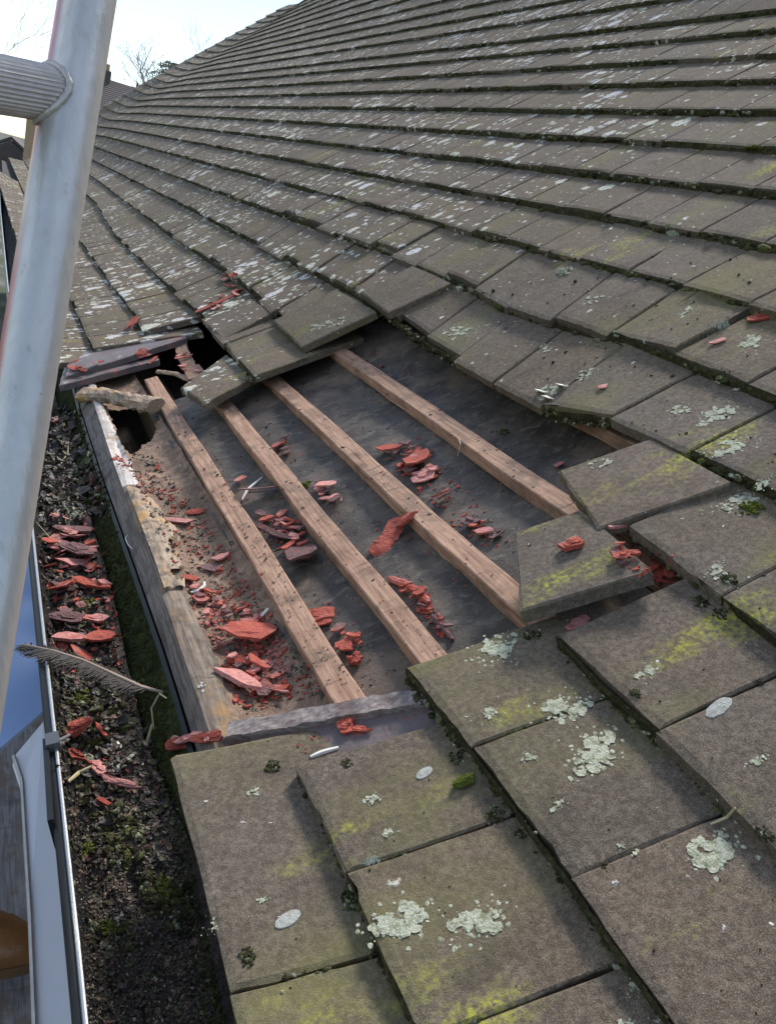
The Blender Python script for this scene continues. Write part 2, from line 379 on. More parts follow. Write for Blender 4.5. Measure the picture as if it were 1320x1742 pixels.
ANG = [9, 13, 16, 18.5, 21, 22.5, 24, 24, 25, 25.5, 26] + [26.5]*30
P2 = {}
dd = d2(1); p = (dd[0]/-dd[1], -1.0); P2[1] = p
for k in range(1, NR):
    a = radians(ANG[k-1]); v = (cos(a), sin(a)); d = d2(k+1)
    det = v[0]*(-d[1]) - (-d[0])*v[1]
    g = (-p[0]*(-d[1]) - (-d[0])*(-p[1]))/det
    g = max(.17, min(g, .36)); p = (p[0]+g*v[0], p[1]+g*v[1]); P2[k+1] = p
ROW = {}
for k in range(1, NR+1):
    if k in LINES: pts = LINES[k][:]
    else:
        x0, y0 = REF[k]; xe, ye = sil(k); ye += 8; s = (y0-ye)/(x0-xe)
        pts = [(x0+300, y0+300*s), (xe, ye)]
    dense = []
    for (xa, ya), (xb, yb) in zip(pts, pts[1:]):
        n = max(1, int(abs(xb-xa)/14)) if k > 7 else max(1, int(abs(xb-xa)/40))
        dense += [(lerp(xa, xb, i/n), lerp(ya, yb, i/n)) for i in range(n)]
    dense.append(pts[-1])
    if k >= 8:
        xe, ye = sil(k); dense = [(x, y - 9*max(0, 1-(x-xe)/34)**2) for x, y in dense]
        dense += [(lerp(xe+34, xe, i/6), 0) for i in range(1, 7)]
        base = lambda x: pts[-1][1] + (x-pts[-1][0])*(pts[0][1]-pts[-1][1])/(pts[0][0]-pts[-1][0])
        dense = [(x, base(x) - 9*max(0, 1-(x-xe)/34)**2 + 3.0*max(0, 1-abs(x-xe-30)/30)) for x, _ in dense]
    sm = []
    for x, y in dense:
        r = rl(x, y); q = r[0]**2+r[2]**2; t = (P2[k][0]*r[0]+P2[k][1]*r[2])/q
        if 0 < t*r[1] < (60 if k <= 6 else 34): sm.append((t*r[1], t*r[0], t*r[2]))
    sm.sort(); ys = [sm[0][0]]; As = [sm[0][1]]; Ns = [sm[0][2]]
    for y, a, n in sm[1:]:
        if y > ys[-1]+.004: ys.append(y); As.append(a); Ns.append(n)
    yend = ys[-1]
    ROW[k] = (ys, As, Ns, yend)
def P(k, y):                      # course line (top of the tile nose) of course k at y
    if k > NR:
        a, n = P(NR, y); b, m = P(NR-1, y); f = k-NR; return (a+(a-b)*f, n+(n-m)*f)
    if k < 1:
        a, n = P(1, y); b, m = P(2, y); f = 1-k; return (a-(b-a)*f, n-(m-n)*f)
    k0 = int(k)
    if k0 != k:
        a, n = P(k0, y); b, m = P(k0+1, y); f = k-k0; return (lerp(a, b, f), lerp(n, m, f))
    ys, As, Ns, ye = ROW[k]
    return (interp(ys, As, y), interp(ys, Ns, y))
def y_at(k, u, v):                # how far along course k the sight line (u,v) lies
    r = rl(u, v); a, n = P2[k]
    for _ in range(6):
        t = (a*r[0]+n*r[2])/(r[0]**2+r[2]**2); a, n = P(k, t*r[1])
    return t*r[1]
TH = .027                        # tile thickness, roof-frame units
TW = .262                         # tile width along the eaves
SKEW = {1: -.16, 2: -.13, 3: -.10, 4: -.06, 5: -.02, 0: -.16}
COLV = []; COLF = []; COLO = []              # everything debris can land on
def collide(vs, fs, o=None):
    COLO.append((len(COLF), o)); b = len(COLV); COLV.extend(vs); COLF.extend([tuple(i+b for i in q) for q in fs])

def tile_geo(c, th, nu, nv, rag=.0016, seed=0, low=False):
    """c = near-low, far-low, far-high, near-high top corners in metres; th thickness in metres"""
    c = [Vector(x) for x in c]; nrm = (c[1]-c[0]).cross(c[3]-c[0]).normalized()
    if nrm.z < 0: nrm = -nrm
    if low:
        vs = c + [x - nrm*th for x in c]
        return vs, [(0, 3, 2, 1), (0, 4, 7, 3), (0, 1, 5, 4), (1, 2, 6, 5)]
    us = [0, .02] + [i/(nu-2) for i in range(1, nu-2)] + [.98, 1]
    vv = [0, .03] + [i/(nv-1) for i in range(1, nv-1)] + [1]
    vs = []
    for i, u in enumerate(us):
        for j, v in enumerate(vv):
            q = c[0].lerp(c[1], u).lerp(c[3].lerp(c[2], u), v)
            h = .0012*sin(pi*u) + .0016*noise.noise(q*9+Vector((seed, 0, 0)))
            e = (i in (0, len(us)-1)) or j == 0
            if e:
                h -= .0020+.0012*noise.noise(q*60)
                s = rag*noise.noise(q*45+Vector((0, seed, 0))) + rag*.8*noise.noise(q*160)
                ctr = (c[0]+c[1]+c[2]+c[3])/4; q = q + (ctr-q).normalized()*abs(s)*1.3
                if rnd() < .05: q = q + (ctr-q).normalized()*U(.001, .004)
            vs.append(q + nrm*h)
    nU, nV = len(us), len(vv); idx = lambda i, j: i*nV+j
    fs = [(idx(i, j), idx(i, j+1), idx(i+1, j+1), idx(i+1, j)) for i in range(nU-1) for j in range(nV-1)]
    ring = [idx(i, 0) for i in range(nU)] + [idx(nU-1, j) for j in range(1, nV)] + [idx(i, nV-1) for i in range(nU-2, -1, -1)] + [idx(0, j) for j in range(nV-2, 0, -1)]
    b = len(vs)
    for r in ring: vs.append(vs[r] - nrm*(th*U(.93, 1.05)))
    m = len(ring)
    fs += [(ring[i], ring[(i+1) % m], b+(i+1) % m, b+i) for i in range(m)]
    fs.append(tuple(b+i for i in range(m-1, -1, -1)))
    return vs, fs

def course_tile(k, y0, y1, slip=0, lift=(0, 0, 0, 0), length=1.93):
    sk = SKEW.get(k, 0.)
    cs = []
    for y, hi in ((y0, 0), (y1, 0), (y1, 1), (y0, 1)):
        a, n = P(k, y); b, m = P(k+1, y); da, dn = b-a, m-n; L = sqrt(da*da+dn*dn)
        q_ = max(0, min(1, (y-1.5)/.8)); q_ = q_*q_*(3-2*q_); sk = SKEW.get(k, 0.) + {1: 0, 2: .02, 3: .08, 4: .28, 5: .30, 6: .30, 7: .26, 8: .16, 9: .1}.get(k, .05)*q_
        na, nn = -dn/L, da/L
        va, vn = da-na*TH*1.04, dn-nn*TH*1.04
        f = length*(hi) - slip/L
        yy = y + sk*L*f
        cs.append(W(a+va*f, yy, n+vn*f))
    nrm = (cs[1]-cs[0]).cross(cs[3]-cs[0]).normalized()
    if nrm.z < 0: nrm = -nrm
    return [q + nrm*l for q, l in zip(cs, lift)]

# boundaries of tiles along each course (near -> far); the hole is what lies between the two lists
def yb(k, *px): return [y_at(k, *q) for q in px]
YN = {k: .22 for k in range(1, 30)}
for k in range(6, NR+1):
    YN[k] = max(.25, y_at(k, 1320, REF[k][1] if REF[k][0] > 1200 else 20) - 1.3)
    if k >= 16: YN[k] = max(1.0, .62*P2[k][0]-.6)
def seq_down(y, widths, ymin):
    out = [y]
    i = 0
    while out[-1] > ymin:
        w = widths[i] if i < len(widths) else TW*U(.97, 1.03)
        out.append(out[-1]-w); i += 1
    return out[::-1]
def seq_up(y, ymax):
    out = [y]
    while out[-1] < ymax: out.append(out[-1]+TW*U(.98, 1.02))
    return out
near = {}; farr = {}
h1 = yb(1, (285, 1285), (388, 1690)); near[1] = seq_down(h1[0], [h1[0]-h1[1]], .15)
h2 = yb(2, (505, 1300), (590, 1483), (715, 1775)); near[2] = seq_down(h2[0], [h2[0]-h2[1], h2[1]-h2[2]], .15)
h3 = yb(3, (690, 1135), (800, 1272), (968, 1495)); near[3] = seq_down(h3[0], [h3[0]-h3[1], h3[1]-h3[2]], .15)
h4 = yb(4, (945, 1080), (1118, 1242)); near[4] = seq_down(h4[0], [h4[0]-h4[1]], .15)
h5 = yb(5, (1070, 893), (1226, 1014)); near[5] = seq_down(h5[0], [h5[0]-h5[1]], .15)
farr[1] = seq_up(yb(1, (100, 618))[0], 30)
farr[2] = seq_up(yb(2, (157, 593))[0], 32)
farr[3] = seq_up(yb(3, (247, 563))[0], 32)
farr[4] = seq_up(yb(4, (433, 640))[0], 32)
farr[5] = seq_up(yb(5, (517, 588))[0], 32)
for k in range(6, NR+1):
    if k == 6: f = yb(6, (1045, 708))[0]; near[k] = seq_down(f, [], YN[k]); farr[k] = seq_up(f, ROW[k][3])
    elif k == 7: f = yb(7, (1036, 562))[0]; near[k] = seq_down(f, [], YN[k]); farr[k] = seq_up(f, ROW[k][3])
    else: f = YN[k] + U(0, TW); near[k] = [f]; farr[k] = seq_up(f, ROW[k][3])
tiles = []                        # (size in the picture, k, y0, y1)
def project(w):
    d = w - CAM0; z = -d.dot(BZ)
    if z < .02: return None
    return (PX + F_PX*d.dot(BX)/z, PY - F_PX*d.dot(BY)/z)
def psize(k, y0, y1):
    ps = [project(W(P(kk, y)[0], y, P(kk, y)[1])) for kk, y in ((k, y0), (k, y1), (k+1, y1), (k+1, y0))]
    if any(q is None for q in ps): return 0
    ps = [(min(1320, max(0, x)), min(1742, max(0, y))) for x, y in ps]
    return abs(sum(ps[i][0]*ps[(i+1) % 4][1]-ps[(i+1) % 4][0]*ps[i][1] for i in range(4)))/2
for k in range(1, NR+1):
    for seq in (near[k], farr[k]):
        for i, (a, b) in enumerate(zip(seq, seq[1:])):
            ye = ROW[k][3]
            if a > ye-.05: continue
            b = min(b, ye)
            tiles.append((psize(k, a, b), k, a, b))
tiles.sort(key=lambda t: -t[0])

# ------------------------------------------------------------------ the roof as one thing
roof = empty('tiled_roof', W(.6, 2.2, -1.0), 'long brown tiled roof with lichen and moss and a gaping hole above the gutter', 'roof')
farmb = MB()
GAP = .0022
for i, (sz, k, y0, y1) in enumerate(tiles):
    random.seed(i*13+5)
    slip = U(-.010, .010) if y0 < 12 else 0
    if (k, round(y1, 3)) in [(4, round(h4[1], 3))]: slip = .0
    lift = tuple(U(0, .0035) for _ in range(4))
    if k in (5, 6, 7) and 1.2 < y0 < 5: slip = U(-.034, .034); lift = tuple(U(0, .004) + q for q in [U(0, .007)]*4)
    elif k in (4, 8) and y0 < 5: slip = U(-.018, .018)
    if k == 6 and y0 > farr[6][0]-.01 and y0 < farr[6][0]+1.0: lift = tuple(U(0, .006) for _ in range(4)); slip = U(-.03, .04)
    g = U(.2, 1.3)*GAP*(1 if 1.25 < y0 < 2.2 else .35)
    if y0 < 1.3: lift = tuple(q*.35 for q in lift); slip *= .5
    if i < 300 and sz > 8:
        c = course_tile(k, y0+g, y1-g, slip, lift)
        big = sz > 9000
        vs, fs = tile_geo(c, TH*HS*.98, 12 if big else 5, 8 if big else 4, seed=i, rag=.0022 if big else .0016)
        o = mk('roof_tile', vs, fs, M['tile'], roof)
        collide(vs, fs, o)
    else:
        ln = 1.25
        if sz <= 0 and y1 < 2: ln = 1.6
        vs, fs = tile_geo(course_tile(k, y0+g, y1-g, slip, lift, ln), TH*HS*.98, 0, 0, low=True)
        farmb.add(vs, fs); collide(vs, fs)
farmb.mk('far_tiles', M['tile'], roof, kind='stuff', label='smaller tiles of the courses receding up and along the roof')

# underlay, dark deck, battens
FD = -.113
def under(k, y, off):
    a, n = P(k, y); b, m = P(k+.5, y); da, dn = b-a, m-n; L = sqrt(da*da+dn*dn)
    return (a - dn/L*off, n + da/L*off)
def felt_pt(u, v, off=FD, wr=1):
    k = lerp(2.42, 8.2, u); y = lerp(.5, 5.2, v)
    a, n = under(k, y, off)
    n += .006*noise.noise(Vector((a*3, y*24, 6)))*abs(noise.noise(Vector((a*2, y*5, 1))))*4 + wr*(-.012*sin(y*4.1+.7)**2 + .006*noise.noise(Vector((a*5, y*4, 3))) + .003*noise.noise(Vector((a*22, y*9, 8))))
    return W(a, y, n)
def felt_cut(u, v):
    w = felt_pt(u, v); y = w.y/HS; k = lerp(2.42, 8.2, u)
    lim = 3.35 + .05*noise.noise(Vector((k*5, 1, 2))) if k < 4.2 else 4.6
    return None if y > lim and k < 6 else w
mb = MB(); mb.grid(felt_cut, 90, 150); mb.mk('underlay_felt', M['felt'], roof, smooth=True); collide(mb.v, mb.f)
mb = MB()
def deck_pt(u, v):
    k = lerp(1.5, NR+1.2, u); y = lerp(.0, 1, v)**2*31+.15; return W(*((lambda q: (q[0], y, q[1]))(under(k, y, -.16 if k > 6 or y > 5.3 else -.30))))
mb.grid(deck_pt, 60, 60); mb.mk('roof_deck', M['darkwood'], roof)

BT = .061; BH = .040              # batten width and depth, roof-frame units
bvh_cache = {}
def surf_hit(u, v, off):          # sight line meets the smooth roof surface lowered or raised by off
    if off not in bvh_cache:
        m = MB(); m.grid(lambda s, t: (lambda k, y: W(*((lambda q: (q[0], y, q[1]))(under(k, y, off)))))(lerp(.2, 12, s), lerp(.2, 7.5, t)), 90, 110)
        bvh_cache[off] = BVHTree.FromPolygons(m.v, m.f)
    h, nn, i, d = bvh_cache[off].ray_cast(CAM0, rw(u, v).normalized())
    return h
def roofnrm(off=0.):
    a = radians(10)+RHO; return Vector((-sin(a), 0, cos(a)))
def batten(px0, px1, ext0, ext1, w=BT, off=-3.1*TH, label=None, seed=0, wob=1):
    p0, p1 = surf_hit(*px0, off), surf_hit(*px1, off); d = (p1-p0)
    p0, p1 = p0 - d*ext0, p1 + d*ext1
    L = (p1-p0).length; n = 44; d = (p1-p0).normalized()
    up = roofnrm(); side = d.cross(up).normalized(); up = side.cross(d)
    if side.x < 0: side = -side
    w *= HS*.5; h = BH*HS; m = MB(); vs = []
    for i in range(n+1):
        c = p0 + d*(L*i/n) + side*(.0035*noise.noise(Vector((i*.13, seed, 0)))) + up*.003*noise.noise(Vector((i*.1, seed, 5)))
        wl = w*(1+.07*noise.noise(Vector((i*.5, seed, 2)))*wob); wr = w*(1+.07*noise.noise(Vector((i*.5, seed, 4)))*wob)
        nick = .004*max(0, noise.noise(Vector((i*1.3, seed, 9)))-.25)
        ends = 0 if 0 < i < n else 0
        vs += [c - side*wl - up*(.0016+nick), c - side*(wl-.002), c + side*(wr-.002), c + side*wr - up*(.0016), c + side*wr - up*h, c - side*wl - up*h]
    fs = [(i*6+k, i*6+(k+1) % 6, (i+1)*6+(k+1) % 6, (i+1)*6+k) for i in range(n) for k in range(6)] + [(5, 4, 3, 2, 1, 0), tuple(n*6+k for k in range(6))]
    if p1.y < p0.y: pass
    m.add(vs, fs); o = m.mk('batten', M['batten'], roof, label=label); collide(m.v, m.f); return o
batten((594, 1188), (258, 645), .25, .01, label='lowest bare batten, next to the fascia', seed=1)
batten((727, 1108), (376, 680), .30, .30, label='second bare batten from the fascia', seed=2)
batten((872, 1010), (466, 645), .25, .35, label='third bare batten, running up to the loose tile', seed=3)
batten((957, 852), (580, 596), .35, .40, label='highest fully exposed batten', seed=4)
batten((1080, 742), (985, 697), 2.5, 2.0, label='batten mostly hidden under the upper courses', seed=5)

# ------------------------------------------------------------------ eaves: fascia, trim, rotted sheathing
FO = [(353, 1240), (327, 1167), (300, 1087), (257, 960), (197, 800), (157, 680)]
FI = [(400, 1230), (377, 1133), (320, 1013), (287, 910), (240, 827), (217, 770), (175, 683)]
def linefn(px, n, ext0=None):
    L = [at_n(*q, n) for q in px]; ys = [q[1] for q in L]; As = [q[0] for q in L]
    return lambda y: interp(ys, As, y)
fo, fi = linefn(FO, -1.05), linefn(FI, -1.05)
tr = linefn([(300, 1193), (273, 1107), (227, 973), (173, 820), (135, 700)], -1.11)
gm0 = linefn([(225, 1180), (217, 1147), (200, 1060), (177, 967), (137, 833), (112, 720)], -1.18)
def rim(y): return interp([.6, 2, 5.6, 12, 30], [-.120, -.147, -.203, -.30, -.50], y)
def gm(y):
    g = gm0(y)
    return g + .048*max(0, min(1, (1.35-y)/.4)) + (rim(y)+.147 if y > 3 else 0)*.8
def ygrid(t, y1=3.9, y0=.15): return lerp(y0, y1, t)
def nzz(x, y, z=0): return noise.noise(Vector((x, y, z)))
mb = MB()
def prof(fn, cols, y0, y1, ny):    # sweep a list of profile points along the eaves
    m = MB(); nv = len(cols(y0))-1
    m.grid(lambda s, t: (lambda y: W(*((lambda q: (q[0], y, q[1]))(cols(y)[round(t*nv)]))))(lerp(y0, y1, s)), ny, nv); return m
def fcols(y):
    w = .009*nzz(y*3, 2)+.004*nzz(y*11, 6); r = max(0, nzz(y*2.3+4, 9))*.016; rag = .0045*nzz(y*28, 5)+.003*nzz(y*70, 2)
    o, i = fo(y), fi(y)
    if y < 1.15: i = max(i, o+.05)
    return [(tr(y)+.012, -1.135), (tr(y)+.010, -1.10+rag), (o-.004, -1.066+rag), (o+.003, -1.053+w), (lerp(o, i, .35)+rag, -1.048+w-r), (lerp(o, i, .7), -1.050+w-r*1.5+rag), (i-.004+rag*2, -1.056+w), (i, -1.075), (i+.004, -1.16)]
m = prof(None, fcols, .15, 3.80, 260); fas = m.mk('fascia_board', M['fascia'], roof, smooth=False, label='cracked grey fascia board along the open eaves'); collide(m.v, m.f)
me = fas.data; me.materials.append(M['palewood']); me.materials.append(M['rot']); me.materials.append(M['fascia2'])
for p_ in me.polygons:
    c = p_.center + abs_loc(fas); y = c.y/HS
    seg = p_.index % 8
    if seg in (3, 4, 5): p_.material_index = 1 if y > 2.45 else 3
m = prof(None, lambda y: [(tr(y)-.002+.002*nzz(y*9, 1), -1.135), (tr(y)-.006, -1.107+.003*nzz(y*13, 4)), (tr(y)+.004, -1.100+.003*nzz(y*13, 4)), (tr(y)+.009, -1.112)], .15, 3.85, 200)
m.mk('eaves_trim', M['black'], roof, label='thin dark metal drip edge below the fascia'); collide(m.v, m.f)
m = prof(None, lambda y: [(tr(y)+.003, -1.113)] + [(lerp(tr(y), gm(y)-.015, t)+.004*nzz(y*20, t*5), -1.115-.09*t+.006*nzz(y*14, t*8, 3)+.004*nzz(y*50, t*30)) for t in (.1, .2, .3, .4, .5, .6, .7, .8, .9, 1)], .15, 24, 900)
m.mk('eaves_lining', M['mossband'], roof, smooth=True, label='moss covered lining hanging into the gutter'); collide(m.v, m.f)
# sheathing between fascia and lowest batten
HOLE = [(188, 700), (262, 692), (270, 712), (258, 748), (224, 772), (203, 748)]
def inpoly(x, y, P_):
    c = False; j = len(P_)-1
    for i in range(len(P_)):
        if (P_[i][1] > y) != (P_[j][1] > y) and x < (P_[j][0]-P_[i][0])*(y-P_[i][1])/(P_[j][1]-P_[i][1]+1e-9)+P_[i][0]: c = not c
        j = i
    return c
holes = [HOLE, [(289, 920), (300, 910), (305, 935), (293, 935)], [(292, 970), (318, 966), (322, 980), (300, 983)]]
def shpt(s, t):
    y = lerp(.6, 3.95, s); a0, n0 = fi(y)-.01, -1.062; a1, n1 = under(2.5, y, FD+.006)
    a = lerp(a0, a1, t); n = lerp(n0, n1, t) - .030*sin(pi*t)**.7*(1 if y < 3.2 else 1) + .008*nzz(a*14, y*9) + .004*nzz(a*50, y*34, 2) + .002*nzz(a*140, y*90, 2)
    n += .02*max(0, 1-abs(t-.05)/.15)*max(0, nzz(y*3.5, 7))
    w = W(a, y, n); q = project(w)
    if q and (inpoly(q[0]+5*nzz(y*15, a*30), q[1]+5*nzz(y*12, 4), HOLE)): return None
    return w
mb = MB(); mb.grid(shpt, 240, 44); mb.mk('rotted_sheathing', M['rotfloor'], roof, smooth=True, label='brown rotten sheathing with a black hole beside the fascia'); collide(mb.v, mb.f)
# orange rot crust on the inner half of the fascia
mb = MB()
def rotpt(s, t):
    y = lerp(1.75, 2.42, s); e = sin(pi*s)**.5; a0 = fo(y)+.012; a1 = fi(y) + .035*e*(.6+nzz(y*6, 3)); a = lerp(a0, a1, t)
    n = -1.040 - .018*t*t + .010*sin(pi*t)*e + .010*nzz(a*18, y*14) + .006*nzz(a*60, y*45)
    q = project(W(a, y, n))
    if q and any(inpoly(q[0], q[1], h) for h in holes[1:]): return None
    return W(a, y, n)
mb.grid(rotpt, 70, 16); mb.mk('rot_crust', M['rot'], roof, smooth=True, label='orange fungus rotted lump on the fascia')
collide(mb.v, mb.f)
# broken timbers at the far end of the hole
def lump(name, pts, rad, mat, parent, label=None, jag=.3, seg=12, flat=.6, **k):
    m = MB(); n = 26; P3 = []; R = []
    for i in range(n+1):
        t = i/n*(len(pts)-1); j = min(int(t), len(pts)-2); P3.append(Vector(pts[j]).lerp(Vector(pts[j+1]), t-j)); R.append(rad*(1+jag*nzz(i*.5, rad*99)))
    m.tube(P3, R, seg); up = roofnrm(); c0 = P3[0]
    vs = []
    for q in m.v:
        c = min(P3, key=lambda z: (z-q).length_squared); d = q-c; d -= up*(d.dot(up)*(1-flat)); d *= 1+jag*noise.noise(q*55)+jag*.6*noise.noise(q*130); vs.append(c+d)
    m.v = vs; o = m.mk(name, mat, parent, label=label, **k); collide(m.v, m.f); return o
def wn(u, v, n): return W(*at_n(u, v, n))
lump('rotted_timber', [wn(140, 672, -1.045), wn(180, 672, -1.03), wn(230, 683, -1.03), wn(266, 690, -1.02)], .028, M['rot'], roof, 'crumbling pale rotten timber across the end of the fascia', .35)
lump('broken_timber', [wn(268, 632, -1.03), wn(300, 636, -1.03), wn(328, 648, -1.02)], .009, M['rot'], roof, 'short broken batten stub in the gap', .2, 8)
o = batten((330, 640), (308, 590), .05, .1, label='splintered end of the second batten', seed=9)

# ------------------------------------------------------------------ loose and slipped tiles, each a thing
def loose(px, lifts, label, mat='tile', th=TH*HS, nu=12, nv=8, group=None, n=None):
    cs = [surf_hit(*q, l) if n is None else wn(*q, l) for q, l in zip(px, lifts)]
    vs, fs = tile_geo(cs, th, nu, nv, seed=px[0][0], rag=.0035)
    o = mk('loose_tile', vs, fs, M[mat], None, label, 'roof tile', group); collide(vs, fs, o); return o
loose([(883, 1040), (874, 905), (985, 866), (1110, 972)], [.034, .006, -.004, .028], 'loose mossy tile tipped over the near end of the third batten', nu=12)
loose([(1016, 900), (947, 800), (1105, 746), (1245, 822)], [.012, .012, -.005, -.004], 'dislodged tile jutting over the end of the highest bare batten')
loose([(350, 687), (307, 660), (384, 603), (432, 640)], [-.012, -.014, -.03, -.03], 'small tile slipped down below the far side of the hole, pointing at the gutter')
loose([(100, 655), (112, 618), (258, 596), (272, 612)], [-1.015, -1.02, -1.02, -1.01], 'slipped tile strewn with red flakes above the rotten timber', 'bare', n=1)
loose([(112, 640), (118, 605), (296, 560), (318, 574)], [-1.00, -1.01, -.97, -.95], 'dark slipped tile with a pale sheen, tucked under the far courses', 'bare', n=1)
loose([(478, 1300), (385, 1232), (738, 1168), (830, 1240)], [-.044, -.044, -.046, -.046], 'grey undereaves tile showing as a strip at the near edge of the hole', 'bare')
loose([(380, 577), (346, 547), (424, 508), (462, 533)], [.006, .012, .006, .002], 'narrow slipped tile above the far gap, beside the splintered batten')
loose([(660, 533), (612, 497), (700, 452), (768, 482)], [.030, .026, .004, .008], 'lifted tile lip with a black gap beneath at the top corner of the hole')
loose([(512, 591), (463, 545), (570, 492), (640, 530)], [.010, .010, .008, .010], 'square tile perched over the far end of the hole, nearest the third batten')

m = MB()
Q = [surf_hit(u, v, l) for u, v, l in [(385, 1254, -.030), (388, 1229, -.030), (738, 1166, -.028), (746, 1190, -.028)]]
def lath(s, t):
    q = Q[0].lerp(Q[3], s).lerp(Q[1].lerp(Q[2], s), t); e = .002*noise.noise(q*40) + .0012*noise.noise(q*160); return q + roofnrm()*e + Vector((0, .003*noise.noise(q*50)*(1 if t in (0, 1) else 0), 0))
m.grid(lath, 60, 6); b_ = len(m.v); m.grid(lambda s, t: lath(s, 1) - roofnrm()*.016*t, 60, 2); m.grid(lambda s, t: lath(s, 0) - roofnrm()*.016*t, 60, 2)
m.mk('pale_lath', M['palelath'], roof, label='pale grey lath along the near edge of the hole'); collide(m.v, m.f)
# ------------------------------------------------------------------ gutter
gut = empty('gutter', W(-.05, 1.8, -1.2), 'black plastic gutter clogged with black mulch, moss and red flakes', 'gutter')
RN = -1.0
m = prof(None, lambda y: [(rim(y)+.012, RN-.004), (rim(y)+.006, RN+.003), (rim(y)-.004, RN+.003), (rim(y)-.008, RN-.008), (rim(y)-.004, RN-.03), (rim(y)-.006, RN-.12), (rim(y)+.03, RN-.25), (.04, RN-.27), (.12, RN-.22), (.13, RN-.12), (.125, RN-.12), (.115, RN-.215), (.04, RN-.26), (rim(y)+.035, RN-.24), (rim(y)+.008, RN-.12), (rim(y)+.006, RN-.02)], .1, 30, 120)
m.mk('channel', M['black'], gut, smooth=True); collide(m.v, m.f)
mb = MB(); mb.tube([W(rim(y)+.010, y, RN+.004) for y in [.1+.35*i for i in range(86)]], .0022, 8); mb.mk('rim', M['steelhilite'], gut, label='painted highlight along the inner edge of the gutter rim')  # thin bright tube added as the highlight on the black rim
# retaining clip
mb = MB(); c = wn(91, 1262, RN+.012); ey = Vector((0, 1, 0)); ex = WD(1, 0, 0); en = WD(0, 0, 1)
mb.box(c, ex*.007, ey*.010, en*.006); o = mb.mk('clip', simple('clip_grey', (.10, .105, .11), .35, .2), gut)
mb = MB(); p0 = c - ex*.006; mb.box(p0 + ex*-.0015 - en*.018 - ey*.055, ex*.0028, ey*.062, en*.020); mb.mk('lever', M['black'], o)
mb = MB(); mb.tube([c + ex*.006, wn(119, 1250, RN-.01)], .0016, 6); mb.tube([c+ex*.006-ey*.006, wn(117, 1258, RN-.03)], .0016, 6); mb.mk('arm', M['steelhilite'], o)
mb = MB()
def mul(s, t):
    y = .15+7.8*s if s < .8 else 6.39+(s-.8)*5*20; a = lerp(rim(y)+.004, gm(y)+.004, t)
    n = -1.165 + .05*sin(pi*t)**.8*0 + .012*nzz(a*12, y*7) + .012*nzz(a*40, y*28, 2) + .006*nzz(a*110, y*80, 5) + .02*(t-.5)*0 - .018*(1 if y > .95 else max(0, 1-(.95-y)*2))*0
    n += .016*max(0, nzz(a*9, y*5, 7))
    return W(a, y, n)
mb.grid(mul, 620, 34); mb.mk('mulch', M['mulch'], gut, smooth=True, kind='stuff', label='wet black leaf mulch filling the gutter'); collide(mb.v, mb.f)

# ------------------------------------------------------------------ placing by sight line
BV = BVHTree.FromPolygons(COLV, COLF)
import bisect
CS = [c[0] for c in COLO]
def hit(u, v):
    h, n, i, d = BV.ray_cast(CAM0, rw(u, v).normalized())
    if h is None: return None
    if n.dot(CAM0-h) < 0: n = -n
    if n.z < 0: n = Vector((0, 0, 1))
    return h, n, COLO[bisect.bisect_right(CS, i)-1][1], d
def plate(mb, c, X, Y, Z, L, Wd, th, npt=9, curl=.0, point=.4):
    """an irregular chip: outline pts round an ellipse, ragged, with thickness and a slightly domed face"""
    ring = []; npt = max(7, int(npt*U(.75, 1.0))); f1, f2 = U(0, 6.3), U(0, 6.3)
    for i in range(npt):
        a = 2*pi*(i+U(-.32, .32))/npt; r = 1 + .14*sin(2*a+f1) + .12*sin(3*a+f2) + U(-.24, .10)
        ca, sa = cos(a), sin(a)
        ring.append((math.copysign(abs(ca)**.7, ca)*r, math.copysign(abs(sa)**.7, sa)*r*(1-point*.5*max(0, ca)**2*rnd())))
    top = [c + X*(x*L*.5) + Y*(y*Wd*.5) + Z*(th + curl*L*(x*x)*.5 + U(-.3, .3)*th) for x, y in ring]
    mid = [c + X*(x*L*.24) + Y*(y*Wd*.24) + Z*(th*U(.9, 1.2) + curl*L*(x*x)*.1) for x, y in ring]
    bot = [c + X*(x*L*.48) + Y*(y*Wd*.48) + Z*(curl*L*(x*x)*.5 - th*.2) for x, y in ring]
    n = npt; vs = top + mid + bot
    fs = [(i, (i+1) % n, n+(i+1) % n, n+i) for i in range(n)] + [tuple(n+i for i in range(n))] + [(2*n+(i+1) % n, (i+1) % n, i, 2*n+i) for i in range(n)] + [tuple(2*n+i for i in range(n-1, -1, -1))]
    mb.add(vs, fs)
SECT = {'hole': 'red clay flakes fallen into the open roof', 'gutter': 'red clay flakes lying in the gutter', 'tiles': 'red clay flakes on the tiles'}
